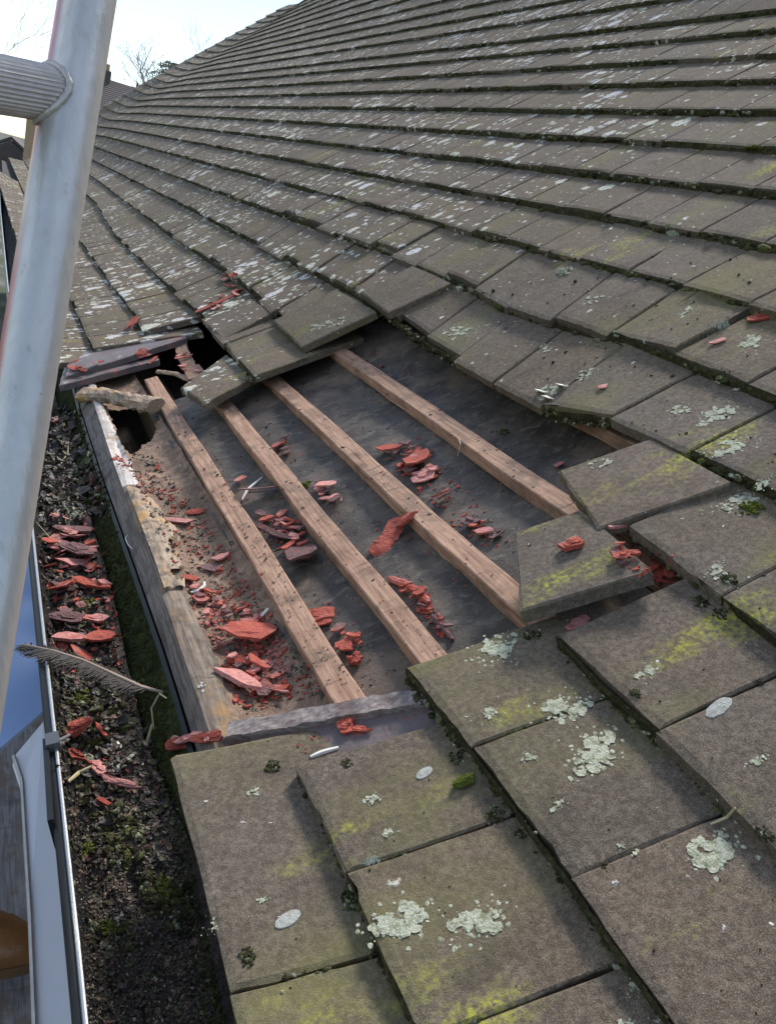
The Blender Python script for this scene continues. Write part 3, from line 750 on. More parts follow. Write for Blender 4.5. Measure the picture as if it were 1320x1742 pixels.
def flake(p0, p1, wpx, mat, label, group, th=.004, curl=.1, lift=.0, tilt=0, cat='clay flake'):
    th *= .6; wpx *= 1.3; curl *= .5
    cx_, cy_ = (p0[0]+p1[0])/2, (p0[1]+p1[1])/2; h = hit(cx_, cy_)
    if not h: return
    c, n, _, d = h; n = (n*.55 + roofnrm()*.45).normalized()
    def onpl(q):
        r = rw(*q).normalized(); return CAM0 + r*((c-CAM0).dot(n)/r.dot(n))
    X = onpl(p1)-onpl(p0); L = min(X.length, abs(p1[0]-p0[0]+.1)*d/F_PX*3+.02); X.normalize(); Y = n.cross(X)
    # apparent width of the cross direction
    a = project(c); b = project(c+Y*.01); e = sqrt((a[0]-b[0])**2+(a[1]-b[1])**2)
    Wd = min(max(wpx/e*.01, .006), L*1.3)
    if tilt: n = (n + Y*tilt).normalized(); Y = n.cross(X)
    mb = MB(); plate(mb, c + n*(.001+lift+abs(tilt)*Wd*.4), X, Y, n, L, Wd, th, 12 if wpx > 18 else 9, curl)
    if wpx > 15:
        for _ in range(4 if wpx > 24 else 2):
            plate(mb, c + n*(.001+lift+th) + X*U(-.2, .2)*L + Y*U(-.2, .2)*Wd, X, Y, n, L*U(.3, .6), Wd*U(.3, .6), th*.6, 8, curl)
    o = mb.mk('clay_flake', M[mat], None, label, cat, group)
    return o
random.seed(21)
G = {'h': 'red clay flakes fallen into the open roof', 'g': 'red clay flakes lying in the gutter', 't': 'red clay flakes lying on the tiles'}
FL = [
 # p0, p1, width, material, label, group, thickness, curl, lift, tilt
 ((508, 1053), (578, 1053), 28, 'red', 'bright red flake lying across the lowest batten', 'h', .006, .05, .002, 0),
 ((486, 965), (548, 945), 52, 'reddark', 'broad purple flake with orange corners between the two lowest battens', 'h', .006, .05, .004, .3),
 ((395, 1085), (462, 1103), 44, 'red', 'large hollow curled red flake near the fascia', 'h', .006, .35, .010, .2),
 ((372, 1148), (440, 1190), 26, 'redpale', 'long pale pink flake at the near corner of the hole beside the fascia', 'h', .008, .05, .006, .3),
 ((414, 852), (474, 848), 16, 'reddark', 'dark slate-like sliver leaning on the lowest batten', 'h', .003, .1, .012, .5),
 ((432, 898), (496, 926), 11, 'reddark', 'thin dark stick of clay lying beside the lowest batten', 'h', .005, 0, .008, 0),
 ((688, 800), (740, 780), 24, 'red', 'ragged red flake above the third batten in the main pile', 'h', .005, .2, .006, .2),
 ((700, 815), (744, 812), 18, 'redpale', 'pinkish white flake at the near end of the pile above the third batten', 'h', .005, .1, .004, 0),
 ((745, 862), (776, 846), 16, 'red', 'pointed orange flake standing behind the third batten', 'h', .004, .1, .008, .6),
 ((812, 915), (843, 905), 13, 'redpale', 'oval pink flake near the near end of the third batten', 'h', .004, .1, .003, .2),
 ((832, 922), (858, 910), 9, 'reddark', 'narrow dark flake next to the oval pink one', 'h', .003, .1, .003, .2),
 ((785, 893), (816, 895), 12, 'reddark', 'dark red flake behind the middle of the third batten', 'h', .004, .2, .003, .2),
 ((534, 836), (578, 832), 14, 'redpale', 'pale pink flake above the second batten', 'h', .004, .2, .006, .3),
 ((560, 862), (584, 850), 10, 'reddark', 'dark chip above the second batten beside a pale pink flake', 'h', .004, .1, .004, .3),
 ((402, 828), (422, 818), 15, 'redpale', 'small pink flake above the lowest batten, farthest of them', 'h', .004, .2, .004, .3),
 ((272, 886), (332, 893), 9, 'redpale', 'thin pink splinter on the rotten sheathing', 'h', .004, 0, .003, 0),
 ((318, 873), (354, 874), 9, 'red', 'short red splinter on the rotten sheathing near the lowest batten', 'h', .004, 0, .003, 0),
 ((340, 972), (382, 968), 11, 'reddark', 'brownish red flake on the sheathing beyond the white curl', 'h', .004, .1, .003, 0),
 ((365, 960), (394, 948), 12, 'redpale', 'pink flake touching the lower side of the lowest batten', 'h', .004, .1, .003, .2),
 ((308, 990), (338, 990), 12, 'red', 'small red flake by the hole in the rotted fascia', 'h', .004, .1, .003, .2),
 ((328, 1020), (350, 1032), 18, 'red', 'rust red fan of clay beside the fascia', 'h', .005, .1, .003, .2),
 ((412, 1060), (440, 1068), 13, 'red', 'jagged orange flake behind the large hollow one', 'h', .004, .1, .004, .2),
 ((420, 1128), (450, 1150), 14, 'red', 'red flake in the near pile beside the long pale one', 'h', .005, .1, .008, .3),
 ((440, 1168), (466, 1190), 24, 'reddark', 'mauve flake at the foot of the near pile', 'h', .004, .1, .006, .1),
 ((464, 1178), (492, 1178), 12, 'red', 'triangular red flake at the right of the near pile', 'h', .004, .1, .004, .2),
 ((572, 1112), (606, 1104), 18, 'red', 'red flake against the upper side of the lowest batten', 'h', .005, .1, .006, .2),
 ((590, 1090), (612, 1098), 12, 'red', 'small red flake topmost of those against the lowest batten', 'h', .005, .1, .008, .3),
 ((596, 1134), (616, 1124), 12, 'red', 'star shaped red chip between the lowest two battens', 'h', .004, .1, .002, .1),
 ((566, 1076), (588, 1080), 20, 'reddark', 'purple chip behind the bright red flake on the lowest batten', 'h', .005, .1, .004, .3),
 ((702, 1018), (730, 1012), 20, 'red', 'crumpled red flake above the splintered second batten', 'h', .004, .2, .004, .3),
 ((942, 800), (960, 790), 10, 'redpale', 'small pink chip at the end of the highest bare batten', 'h', .003, .1, .002, .2),
 ((640, 770), (686, 764), 12, 'red', 'red flake at the far end of the pile above the third batten', 'h', .004, .1, .004, .2),
 # gutter
 ((80, 1010), (135, 1002), 20, 'red', 'red flake at the outer side of the gutter, half of a torn pair', 'g', .006, .2, .006, .2),
 ((130, 998), (192, 1016), 16, 'red', 'bent bright red flake across the middle of the gutter', 'g', .006, .3, .008, .2),
 ((88, 960), (176, 968), 10, 'redpale', 'long thin pink flake in the gutter', 'g', .005, .1, .005, .1),
 ((84, 925), (132, 945), 18, 'redpale', 'pink flake by the gutter rim, near the scaffold pole', 'g', .006, .1, .005, .1),
 ((105, 930), (165, 955), 22, 'reddark', 'dark purple slab in the gutter between pink flakes', 'g', .006, .1, .006, .1),
 ((92, 905), (158, 912), 16, 'reddark', 'dark purple slab in the gutter, farthest of the slabs', 'g', .006, .1, .006, .1),
 ((90, 1055), (150, 1062), 20, 'reddark', 'mauve slab in the gutter beyond the feather', 'g', .006, .1, .006, .1),
 ((145, 1057), (188, 1062), 14, 'redpale', 'pale pink flake beside the mauve slab in the gutter', 'g', .005, .1, .006, .1),
 ((90, 1093), (150, 1103), 20, 'redpale', 'pinkish flake just beyond the feather', 'g', .006, .15, .008, .2),
 ((146, 1098), (200, 1096), 24, 'red', 'vivid red flake just beyond the feather near the lining', 'g', .006, .2, .008, .2),
 ((118, 1110), (160, 1132), 14, 'red', 'red flake partly under the feather', 'g', .005, .1, .004, .2),
 ((124, 1250), (160, 1246), 30, 'red', 'rounded red flake near the gutter clip', 'g', .008, .1, .008, .1),
 ((118, 1282), (150, 1304), 13, 'red', 'narrow red flake just nearer than the gutter clip', 'g', .006, .1, .006, .1),
 ((154, 1305), (176, 1328), 16, 'redpale', 'pink flake at the outer end of a line of red pieces', 'g', .006, .1, .006, .1),
 ((172, 1330), (246, 1345), 13, 'redpale', 'long jagged pink flake across the near part of the gutter', 'g', .005, .1, .006, .1),
 ((166, 1366), (188, 1376), 9, 'red', 'lone red sliver in the black mulch, nearest of the flakes', 'g', .004, .1, .004, .1),
 ((164, 1240), (180, 1262), 8, 'red', 'small red chip in the gutter beneath the feather shaft', 'g', .004, .1, .004, .1),
 ((88, 880), (118, 890), 12, 'redpale', 'faded pink chip close to the scaffold pole', 'g', .005, .1, .004, .1),
 ((86, 722), (104, 716), 11, 'redpale', 'small pink piece far along the gutter beside the pole', 'g', .005, .1, .006, .1),
 ((330, 1262), (388, 1250), 16, 'red', 'red flake crust on the near corner tile, inner part', 't', .004, .1, .001, 0),
 ((284, 1276), (340, 1258), 18, 'red', 'red flake crust on the near corner tile, outermost', 't', .004, .1, .001, 0),
 ((310, 1262), (352, 1254), 14, 'redpale', 'pinkish flake in the crust on the near corner tile', 't', .004, .1, .004, 0),
 # on the tiles
 ((222, 576), (243, 540), 15, 'red', 'narrow red flake stuck upright on the far tile edge', 't', .006, .1, .012, .4),
 ((1272, 548), (1308, 538), 16, 'red', 'red flake high on the right side of the roof', 't', .004, .1, .001, 0),
 ((1208, 588), (1234, 577), 9, 'redpale', 'pink fleck below the red flake on the right side', 't', .003, .1, .001, 0),
 ((1016, 664), (1036, 656), 7, 'redpale', 'tiny pink fleck above the jutting dislodged tile', 't', .003, .1, .001, 0),
 ((958, 940), (990, 924), 20, 'red', 'crumbly red flake on top of the tipped loose tile', 't', .008, .1, .001, .1),
 ((574, 1242), (606, 1232), 20, 'red', 'red flake on the undereaves strip at the near edge of the hole', 't', .005, .1, .001, 0),
 ((600, 1242), (630, 1246), 10, 'red', 'smaller red flake next to another on the undereaves strip', 't', .004, .1, .001, 0),
 ((962, 1074), (1006, 1054), 15, 'redpale', 'pale red smear-like flake under the tipped loose tile', 't', .003, 0, .001, 0),
 ((1028, 904), (1070, 900), 9, 'redpale', 'straight pink sliver at the corner of the jutting tile', 't', .005, 0, .004, 0),
 ((270, 605), (252, 622), 6, 'red', 'red sliver on the slipped tile nearest the rotten timber', 't', .003, 0, .001, 0),
 ((405, 500), (340, 530), 9, 'red', 'crumbling red edge on a far tile by the gap', 't', .003, 0, .001, 0),
]
for q in FL: flake(q[0], q[1], q[2], q[3], q[4], G[q[5]], q[6], q[7], q[8], q[9])
def ribbon_flake(pts, lifts, wpx, th, mat, label, group):
    H = []
    for (u, v), l in zip(pts, lifts):
        h = hit(u, v); H.append(h[0] + roofnrm()*l)
    d = (H[0]-CAM0).length; w = wpx*d/F_PX*.5; nn = 18; vs = []
    for i in range(nn+1):
        t = i/nn*(len(H)-1); j = min(int(t), len(H)-2); c = H[j].lerp(H[j+1], t-j); X = (H[min(j+1, len(H)-1)]-H[j]).normalized()
        nrm = roofnrm(); Y = nrm.cross(X).normalized(); Y = (Y + nrm*.35).normalized(); nrm = X.cross(Y).normalized()
        if nrm.z < 0: nrm = -nrm
        ww = w*(1+.25*nzz(i*.7, 3))*min(1, .55+i*.25, .5+(nn-i)*.25); wl, wr = ww*(1+.3*nzz(i*.9, 7)), ww*(1+.3*nzz(i*.9, 17))
        for a, z in ((-wl, 0), (-wl*.3, .0022), (wr*.4, .0018), (wr, 0), (wr*.95, -th), (-wl*.95, -th)): vs.append(c + Y*a + nrm*(z+.001*nzz(i*1.9, a*900)))
    mb = MB(); mb.add(vs, [(i*6+k, i*6+(k+1) % 6, (i+1)*6+(k+1) % 6, (i+1)*6+k) for i in range(nn) for k in range(6)] + [(5, 4, 3, 2, 1, 0), tuple(nn*6+k for k in range(6))])
    mb.mk('clay_flake', M[mat], None, label, 'clay flake', group)
ribbon_flake([(632, 945), (650, 935), (665, 918), (678, 900), (702, 884)], [.004, .006, .008, .014, .010], 30, .005, 'red', 'long bent red strip of clay propped against the third batten', G['h'])
ribbon_flake([(662, 988), (690, 1000), (712, 1012), (730, 1030)], [.006, .008, .006, .006], 14, .004, 'red', 'long red splinter beside the split in the second batten', G['h'])
ribbon_flake([(735, 1052), (752, 1070), (770, 1092)], [.006, .006, .004], 9, .004, 'reddark', 'dark red splinter at the near end of the second batten', G['h'])
def rpoly(P_):
    xs = [p[0] for p in P_]; ys = [p[1] for p in P_]
    while True:
        x, y = U(min(xs), max(xs)), U(min(ys), max(ys))
        if inpoly(x, y, P_): return x, y
CL = [  # polygon, number, size px, elongation direction, label, group, materials
 ([(640, 750), (690, 755), (745, 800), (735, 825), (690, 810)], 12, 20, 'small red flake in the pile above the third batten', 'h', 'red red redpale reddark'),
 ([(440, 870), (500, 880), (530, 930), (500, 945), (460, 910)], 12, 20, 'small flake in the pile between the lowest battens', 'h', 'red redpale reddark'),
 ([(470, 745), (498, 750), (500, 775), (480, 778)], 4, 20, 'small red splinter at the far end above the second batten', 'h', 'red reddark'),
 ([(540, 820), (585, 840), (575, 880), (545, 850)], 6, 15, 'small chip in the heap above the second batten', 'h', 'redpale reddark'),
 ([(385, 1110), (470, 1130), (490, 1190), (440, 1185), (400, 1150)], 18, 17, 'small flake in the near heap beside the fascia', 'h', 'red red redpale reddark'),
 ([(330, 1000), (430, 1040), (400, 1080), (345, 1070)], 12, 14, 'small flake on the rotten sheathing', 'h', 'red redpale reddark'),
 ([(660, 985), (700, 1000), (770, 1075), (760, 1095), (720, 1050)], 9, 16, 'small flake along the upper side of the second batten', 'h', 'red reddark'),
 ([(575, 1070), (615, 1080), (615, 1140), (590, 1130)], 6, 14, 'small chip beside the lowest batten', 'h', 'red'),
 ([(780, 870), (860, 900), (850, 930), (790, 900)], 6, 12, 'small chip behind the third batten', 'h', 'red redpale reddark'),
 ([(1045, 905), (1085, 915), (1085, 960), (1050, 965)], 9, 18, 'small red flake packed in the gap under the jutting tile', 't', 'red reddark'),
 ([(1100, 950), (1135, 955), (1150, 1000), (1105, 1000)], 9, 20, 'flat red flake layered in the split beside the loose tile', 't', 'red'),
 ([(290, 1262), (380, 1245), (375, 1258), (300, 1280)], 8, 16, 'small flake in the red crust on the near corner tile', 't', 'red redpale'),
 ([(78, 905), (165, 905), (195, 1040), (95, 1140)], 26, 24, 'small flake or slab among the rubble in the gutter', 'g', 'red redpale redpale reddark reddark'),
 ([(108, 620), (250, 595), (262, 605), (115, 640)], 9, 15, 'small red flake scattered on the slipped tile', 't', 'red redpale'),
 ([(350, 520), (410, 490), (420, 500), (360, 532)], 8, 12, 'small red chip on the crumbling far tile edge', 't', 'red redpale'),
 ([(370, 470), (410, 465), (410, 490), (380, 495)], 6, 12, 'small red chip on a far tile above the gap', 't', 'red'),
 ([(285, 600), (320, 600), (345, 635), (320, 650)], 6, 12, 'small red chip among the splintered timbers', 'h', 'red redpale'),
]
for P_, n, s, lab, g, mats in CL:
    ms = mats.split(); n = int(n*(1.6 if g == 'h' else 1.25))
    for i in range(n):
        x, y = rpoly(P_); L = s*random.choice([.5, .6, .8, 1., 1.2, 1.6]); a = radians(U(-48, 38)) if g != 'h' else radians(U(-45, 25))
        mt_ = random.choice(ms); adj = {'red': 'bright red', 'redpale': 'pink', 'reddark': 'dark purple'}[mt_]; lab2 = lab.replace('small red ', 'small ').replace('flat red ', 'flat ').replace('small ', 'small %s ' % adj, 1).replace('flat ', 'flat %s ' % adj, 1)
        flake((x-L/2*cos(a), y-L/2*sin(a)), (x+L/2*cos(a), y+L/2*sin(a)), s*U(.25, .7), mt_, lab2, G[g], U(.0025, .005), U(0, .25), U(0, .008), U(-.1, .5))
# crumbs nobody could count
def crumbs(name, polys, mat, label, shape='plate'):
    mb = MB()
    for P_, n, s0, s1 in polys:
        for _ in range(n):
            x, y = rpoly(P_); h = hit(x, y)
            if not h: continue
            if h[2] is not None and h[2].name.startswith('batten') and rnd() < .85: continue
            c, nr, o, d = h; s = U(s0, s1)*(1 if rnd() < .85 else 1.6)*d/F_PX
            a = U(0, 6.28); nn = (nr + Vector((U(-.5, .5), U(-.5, .5), U(-.1, .1)))).normalized()
            X = nn.cross(Vector((cos(a), sin(a), .1))).normalized(); Y = nn.cross(X)
            if shape == 'plate': plate(mb, c + nn*s*.05, X, Y, nn, s, s*U(.3, .8), s*.16, 6, U(0, .5))
            else: blob(mb, c + nn*s*.15, s*.5, s*.4, s*.35, X, Y, nn, .35)
    return mb.mk(name, mat, None, label, kind='stuff')
SHEATH = [(185, 780), (250, 760), (400, 960), (560, 1180), (420, 1215), (330, 1040), (230, 820)]
HOLEP = [(300, 700), (470, 650), (640, 600), (860, 700), (960, 850), (870, 1000), (760, 1090), (620, 1180), (430, 1200), (240, 800)]
GUTP = [(108, 700), (150, 900), (215, 1150), (290, 1340), (370, 1742), (150, 1742), (110, 1400), (62, 930), (80, 720)]
RUBB = [(80, 880), (165, 890), (205, 1050), (215, 1140), (90, 1150)]
crumbs('clay_crumbs', [(SHEATH, 340, 3, 10), ([(340, 1000), (460, 1040), (500, 1190), (400, 1200)], 340, 3, 12), ([(440, 880), (500, 880), (530, 950), (490, 960)], 70, 3, 9), ([(680, 990), (720, 1000), (775, 1090), (745, 1080)], 60, 3, 9), (HOLEP, 200, 2, 6),
       ([(630, 750), (760, 790), (870, 930), (820, 930), (700, 830)], 90, 3, 9), (RUBB, 150, 4, 13), ([(1040, 900), (1150, 950), (1130, 1000), (1060, 970)], 60, 4, 10),
       ([(480, 1240), (720, 1190), (740, 1215), (520, 1290)], 40, 2, 6), ([(110, 1240), (250, 1300), (250, 1350), (130, 1320)], 25, 3, 9)], M['red'], 'red clay crumbs scattered over the open roof and the gutter')
crumbs('litter', [(SHEATH, 800, 2, 7), (HOLEP, 380, 2, 5), ([(300, 700), (330, 690), (600, 1100), (640, 1180), (560, 1180)], 120, 2, 5)], M['leaf'], 'bits of leaf, bark and grit on the felt and sheathing')
GUT2 = [(108, 700), (150, 900), (215, 1150), (290, 1340), (310, 1480), (130, 1480), (110, 1400), (62, 930), (80, 720)]
crumbs('leaf_litter', [(GUT2, 1900, 3, 15), (GUTP, 500, 3, 10), ([(80, 700), (120, 690), (190, 880), (70, 900)], 500, 5, 20)], M['leaf'], 'dead leaves and scraps heaped in the gutter')
crumbs('gutter_grit', [(GUTP, 2200, 2, 6), ([(120, 1350), (300, 1350), (370, 1742), (150, 1742)], 5200, 1, 5)], M['leaf'], 'grit and twigs in the wet gutter mulch', 'blob')
crumbs('gutter_moss', [([(150, 1380), (215, 1370), (260, 1460), (190, 1480)], 160, 5, 14), ([(230, 1480), (320, 1500), (330, 1600), (260, 1570)], 140, 5, 13), ([(110, 1180), (200, 1150), (250, 1230), (130, 1290)], 150, 4, 13), ([(140, 1560), (220, 1560), (230, 1620), (150, 1610)], 70, 4, 11), ([(75, 800), (130, 790), (150, 860), (90, 880)], 60, 4, 11)], M['moss'], 'lumps of moss and rotting leaf growing out of the gutter mulch', 'blob')
crumbs('lining_moss', [([(112, 700), (135, 690), (290, 1190), (284, 1280), (300, 1350), (385, 1742), (350, 1742), (275, 1340), (225, 1170)], 2600, 2, 5)], M['olive'], 'short moss on the lining and under the eaves tiles', 'blob')
crumbs('tile_crumbs', [([(400, 1250), (1320, 800), (1320, 1742), (420, 1742)], 90, 1, 4), ([(700, 500), (1320, 420), (1320, 800), (1000, 700)], 90, 2, 5)], M['moss'], 'specks of moss and grit strewn on the tiles', 'blob')

# ------------------------------------------------------------------ moss along the tile noses
mb = MB(); random.seed(5)
up = roofnrm()
for k in range(2, NR+1):
    y = ROW[k][0][0] - .6 if k < 8 else YN[k]
    y = max(y, .3)
    ye = min(ROW[k][3], 20)
    while y < ye:
        dist = y + P2[k][0]*.4
        y += U(.002, .022)*(1+dist*.16)*(1.5 if k <= 4 else .62)
        skip = False
        if k <= 5 and near[k][-1]+.0 < y < farr[k][0]: continue
        dn_ = nzz(y*1.3, k*7.7) + .35*nzz(y*6, k*3.3)
        if dn_ < (-.12 if k > 4 else -.22): 
            if rnd() < .75: continue
        a, n = P(k, y); b, m = P(k+1, y); da, dd_ = b-a, m-n; L = sqrt(da*da+dd_*dd_); ua, un = da/L, dd_/L
        s = U(.0018, .0055)*(1.25 if k > 5 else .42)*(1+.25*max(0, dn_)*2)/HS
        if rnd() < .06: s *= 1.7
        lo = U(.1, 1.0)
        out = U(-.004, s*.9)
        pa = a - ua*out - (-un)*TH*lo; pn = n - un*out - ua*TH*lo
        blob(mb, W(pa, y, pn), s*HS*U(.8, 1.3), s*HS*U(.8, 1.6), s*HS*U(.6, 1.0), j=.38)
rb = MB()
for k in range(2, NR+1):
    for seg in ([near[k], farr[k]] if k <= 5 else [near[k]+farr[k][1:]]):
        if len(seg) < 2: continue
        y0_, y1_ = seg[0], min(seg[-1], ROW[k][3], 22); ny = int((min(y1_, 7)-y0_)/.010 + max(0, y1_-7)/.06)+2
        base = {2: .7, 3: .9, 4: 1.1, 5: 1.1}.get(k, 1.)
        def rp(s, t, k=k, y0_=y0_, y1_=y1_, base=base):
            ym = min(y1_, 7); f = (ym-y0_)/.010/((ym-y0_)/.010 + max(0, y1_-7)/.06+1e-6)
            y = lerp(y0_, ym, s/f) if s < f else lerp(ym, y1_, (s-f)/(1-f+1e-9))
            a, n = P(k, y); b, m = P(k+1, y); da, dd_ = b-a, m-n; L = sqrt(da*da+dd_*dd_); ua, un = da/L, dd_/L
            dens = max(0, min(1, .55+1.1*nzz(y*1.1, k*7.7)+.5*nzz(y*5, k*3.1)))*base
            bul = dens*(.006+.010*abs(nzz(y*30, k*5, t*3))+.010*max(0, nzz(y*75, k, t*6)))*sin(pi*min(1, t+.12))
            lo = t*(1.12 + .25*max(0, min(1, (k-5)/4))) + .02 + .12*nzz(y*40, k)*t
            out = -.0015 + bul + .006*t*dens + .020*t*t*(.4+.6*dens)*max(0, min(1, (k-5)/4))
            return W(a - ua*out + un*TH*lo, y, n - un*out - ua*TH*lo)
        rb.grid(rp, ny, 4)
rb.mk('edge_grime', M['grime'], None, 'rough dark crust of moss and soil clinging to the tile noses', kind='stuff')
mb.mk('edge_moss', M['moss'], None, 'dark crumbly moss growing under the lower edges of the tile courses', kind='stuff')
# fine crumbs on the nearest course edges
mb = MB()
for k in range(2, 8):
    y = max(.3, ROW[k][0][0]-.5)
    while y < 3.2:
        y += U(.0006, .0050)
        if k <= 5 and near[k][-1] < y < farr[k][0]: continue
        if nzz(y*2.1, k*3.7, 5) + .5*nzz(y*9, k) < -.18 and rnd() < .8: continue
        a, n = P(k, y); b, m = P(k+1, y); da, dd_ = b-a, m-n; L = sqrt(da*da+dd_*dd_); ua, un = da/L, dd_/L
        s = U(.0008, .0036)*(1.5 if rnd() < .12 else 1)/HS; out = abs(random.gauss(0, .0065)); lo = 1.05
        pa = a - ua*out + un*TH*lo; pn = n - un*out - ua*TH*lo
        blob(mb, W(pa, y, pn), s*HS, s*HS*U(.8, 1.4), s*HS, j=.4)
mb.mk('edge_crumbs', M['moss'], None, 'fine moss and lichen crumbs in the steps between the nearest tile courses', kind='stuff')
# moss along some vertical joints
mb = MB()
for sz, k, y0, y1 in tiles[:160]:
    if rnd() < .6:
        c = course_tile(k, y0, y1); f0, f1 = sorted((U(0, .5), U(.1, .52)))
        for i in range(int(22*(f1-f0)+2)):
            q = c[0].lerp(c[3], lerp(f0, f1, rnd())*.98) + Vector((0, U(-.003, .002), 0)) - up*U(0, .003)
            blob(mb, q, U(.0014, .0035), j=.4)
mb.mk('joint_moss', M['moss'], None, 'thin moss lodged in the upright joints between tiles', kind='stuff')
def clump(name, u, v, r, mat, label, cat, n=40, group=None, lift=0.2, flat=.6):
    h = hit(u, v)
    if not h: return
    c, nr, o, d = h; R = r*d/F_PX; mb = MB(); X = nr.cross(Vector((0, 1, 0))).normalized(); Y = nr.cross(X)
    for _ in range(n):
        a, q = U(0, 6.28), rnd()*R
        blob(mb, c + X*cos(a)*q + Y*sin(a)*q*1.2 + nr*(R*lift*U(.2, 1.2)*(1-q/R*.6)), R*U(.12, .30), R*U(.12, .30), R*U(.1, .25)*flat*1.6, X, Y, nr, .4)
    mb.mk(name, M[mat], None, label, cat, group)
for (u, v, r, mt, lab) in [(842, 1388, 15, 'moss', 'grey green moss ball on the tile beside the third course edge'), (596, 1530, 17, 'moss', 'shrivelled moss tuft leaning on the second course edge'),
    (776, 1290, 12, 'moss', 'moss ball near the top of the third course edge'), (884, 1418, 9, 'moss', 'small moss tuft below the larger ball'),
    (590, 1298-0, 9, 'moss', 'dark moss crumb on the corner tile near its head'), (465, 1303, 13, 'moss', 'dark moss crust on the near corner tile'),
    (1278, 866, 17, 'green', 'green moss tuft growing in pale lichen at the right edge'), (420, 1627, 14, 'moss', 'brown withered moss scrap low on the nearest tile'),
    (1190, 1022, 13, 'moss', 'moss clump at the corner of two right hand tiles'), (1225, 1044, 12, 'moss', 'moss clump sitting lower on the same corner'), (905, 1080, 13, 'moss', 'pale green clump in the notch below the tipped tile'),
    (1082, 1180, 9, 'moss', 'little moss clump on the fourth course edge'), (1300, 1420, 11, 'moss', 'moss clump at the right border'), (1240, 985, 12, 'moss', 'moss ridge on the lower edge of a right hand tile'),
    (150, 1030, 14, 'green', 'bright green moss tuft between red flakes in the gutter'), (135, 1190, 18, 'green', 'green moss cushion under the feather'), (150, 1440, 17, 'green', 'olive moss cushion in the black mulch, upper'),
    (275, 1515, 16, 'green', 'round moss cushion by the eaves tile'), (300, 1525, 13, 'green', 'smaller moss cushion touching the eaves tile'), (190, 1580, 14, 'green', 'moss patch low in the gutter mulch'),
    (150, 855, 14, 'green', 'yellow green moss tuft far along the gutter'), (785, 490, 11, 'lichen', 'hairy white lichen tuft hanging on a tile edge'), (960, 462, 12, 'lichen', 'knobbly lichen twig lying on a tile'),
    (520, 825, 11, 'green', 'tiny green plant on the felt above the second batten'), (855, 735, 10, 'moss', 'dark moss bit on the felt above the highest batten'), (1290, 255, 14, 'green', 'green moss tuft on an upper course at the right border'),
    (130, 882, 15, 'lichen', 'pale yellow crust of old sponge in the gutter')]:
    clump('moss_tuft', u, v, r, mt, lab, 'moss', 44)

# ------------------------------------------------------------------ lichen crusts, parts of the tile they grow on
def crust(u, v, w, h_, mat='lichen', n=64, hole=.0):
    h = hit(u, v)
    if not h or h[2] is None: return
    c, nr, o, d = h; mb = MB(); a0 = radians(-25)
    def onpl(q): r = rw(*q).normalized(); return CAM0 + r*((c-CAM0).dot(nr)/r.dot(nr))
    ctrs = [(U(-.5, .5), U(-.5, .5)) for _ in range(max(3, n//9))]
    if mat == 'lichen2':
        ex_ = onpl((u+w/2, v-w*.22))-c; ey_ = onpl((u, v+h_/2))-c; ring = 16
        vs = [c + nr*.0014] + [c + ex_*cos(2*pi*i/ring)*U(.9, 1.05) + ey_*sin(2*pi*i/ring)*U(.9, 1.05) + nr*.0010 for i in range(ring)] + [c + ex_*cos(2*pi*i/ring)*1.03 + ey_*sin(2*pi*i/ring)*1.03 - nr*.001 for i in range(ring)]
        mb.add(vs, [(0, 1+i, 1+(i+1) % ring) for i in range(ring)] + [(1+i, 1+ring+i, 1+ring+(i+1) % ring, 1+(i+1) % ring) for i in range(ring)])
    else:
        X = nr.cross(Vector((0, 1, 0))).normalized(); Y = nr.cross(X); n = 34 if w > 40 else 15
        for i in range(n):
            cx_, cy_ = ctrs[i % len(ctrs)]; x = cx_*.75+random.gauss(0, .13); y = cy_*.75+random.gauss(0, .13)
            q = onpl((u + x*w, v + y*h_ - x*w*.25)); s = U(.09, .26)*min(w, h_*1.7)*d/F_PX
            a = U(0, 6.28); plate(mb, q + nr*U(.0001, .0006), X*cos(a)+Y*sin(a), Y*cos(a)-X*sin(a), nr, s*1.3, s, .0004, 12, 0, .3)
        for i in range(n*2):
            x = random.gauss(0, .4); y = random.gauss(0, .4); q = onpl((u + x*w, v + y*h_ - x*w*.25)); s = U(.02, .06)*min(w, h_*1.6)*d/F_PX
            blob(mb, q, s, s, .0004, X, Y, nr, .3)
    mb.mk('lichen', M[mat], o)
for q in [(1005, 1282, 80, 60), (1215, 1445, 72, 56), (812, 1572, 70, 50), (680, 1568, 80, 44), (848, 1103, 56, 34), (968, 1203, 74, 40), (835, 1211, 36, 20), (1100, 1142, 36, 22),
          (633, 1360, 34, 16), (663, 1418, 28, 14), (634, 1464, 28, 16), (900, 1287, 24, 14), (950, 1370, 22, 18), (1085, 1447, 22, 16), (1055, 1438, 16, 12), (1290, 1295, 30, 20), (430, 1347, 20, 12), (446, 1531, 22, 10),
          (365, 1572, 20, 30), (1245, 757, 60, 26), (1215, 708, 56, 24), (1157, 700, 36, 20), (1250, 857, 60, 24), (1222, 968, 34, 24), (1018, 790, 36, 16), (1275, 580, 44, 24), (1222, 555, 30, 18), (1168, 528, 32, 16),
          (790, 560, 48, 18), (935, 668, 40, 24), (998, 638, 28, 18), (930, 590, 24, 14), (560, 553, 70, 16), (370, 632, 34, 12), (1080, 1680, 30, 30, 'lichen', 30), (1300, 820, 30, 20), (1060, 1742, 40, 14), (700, 1110, 24, 36), (1010, 508, 30, 14),
          (1222, 1204, 46, 28, 'lichen2'), (490, 1564, 44, 26, 'lichen2'), (722, 1315, 28, 18, 'lichen2')]:
    crust(*q)

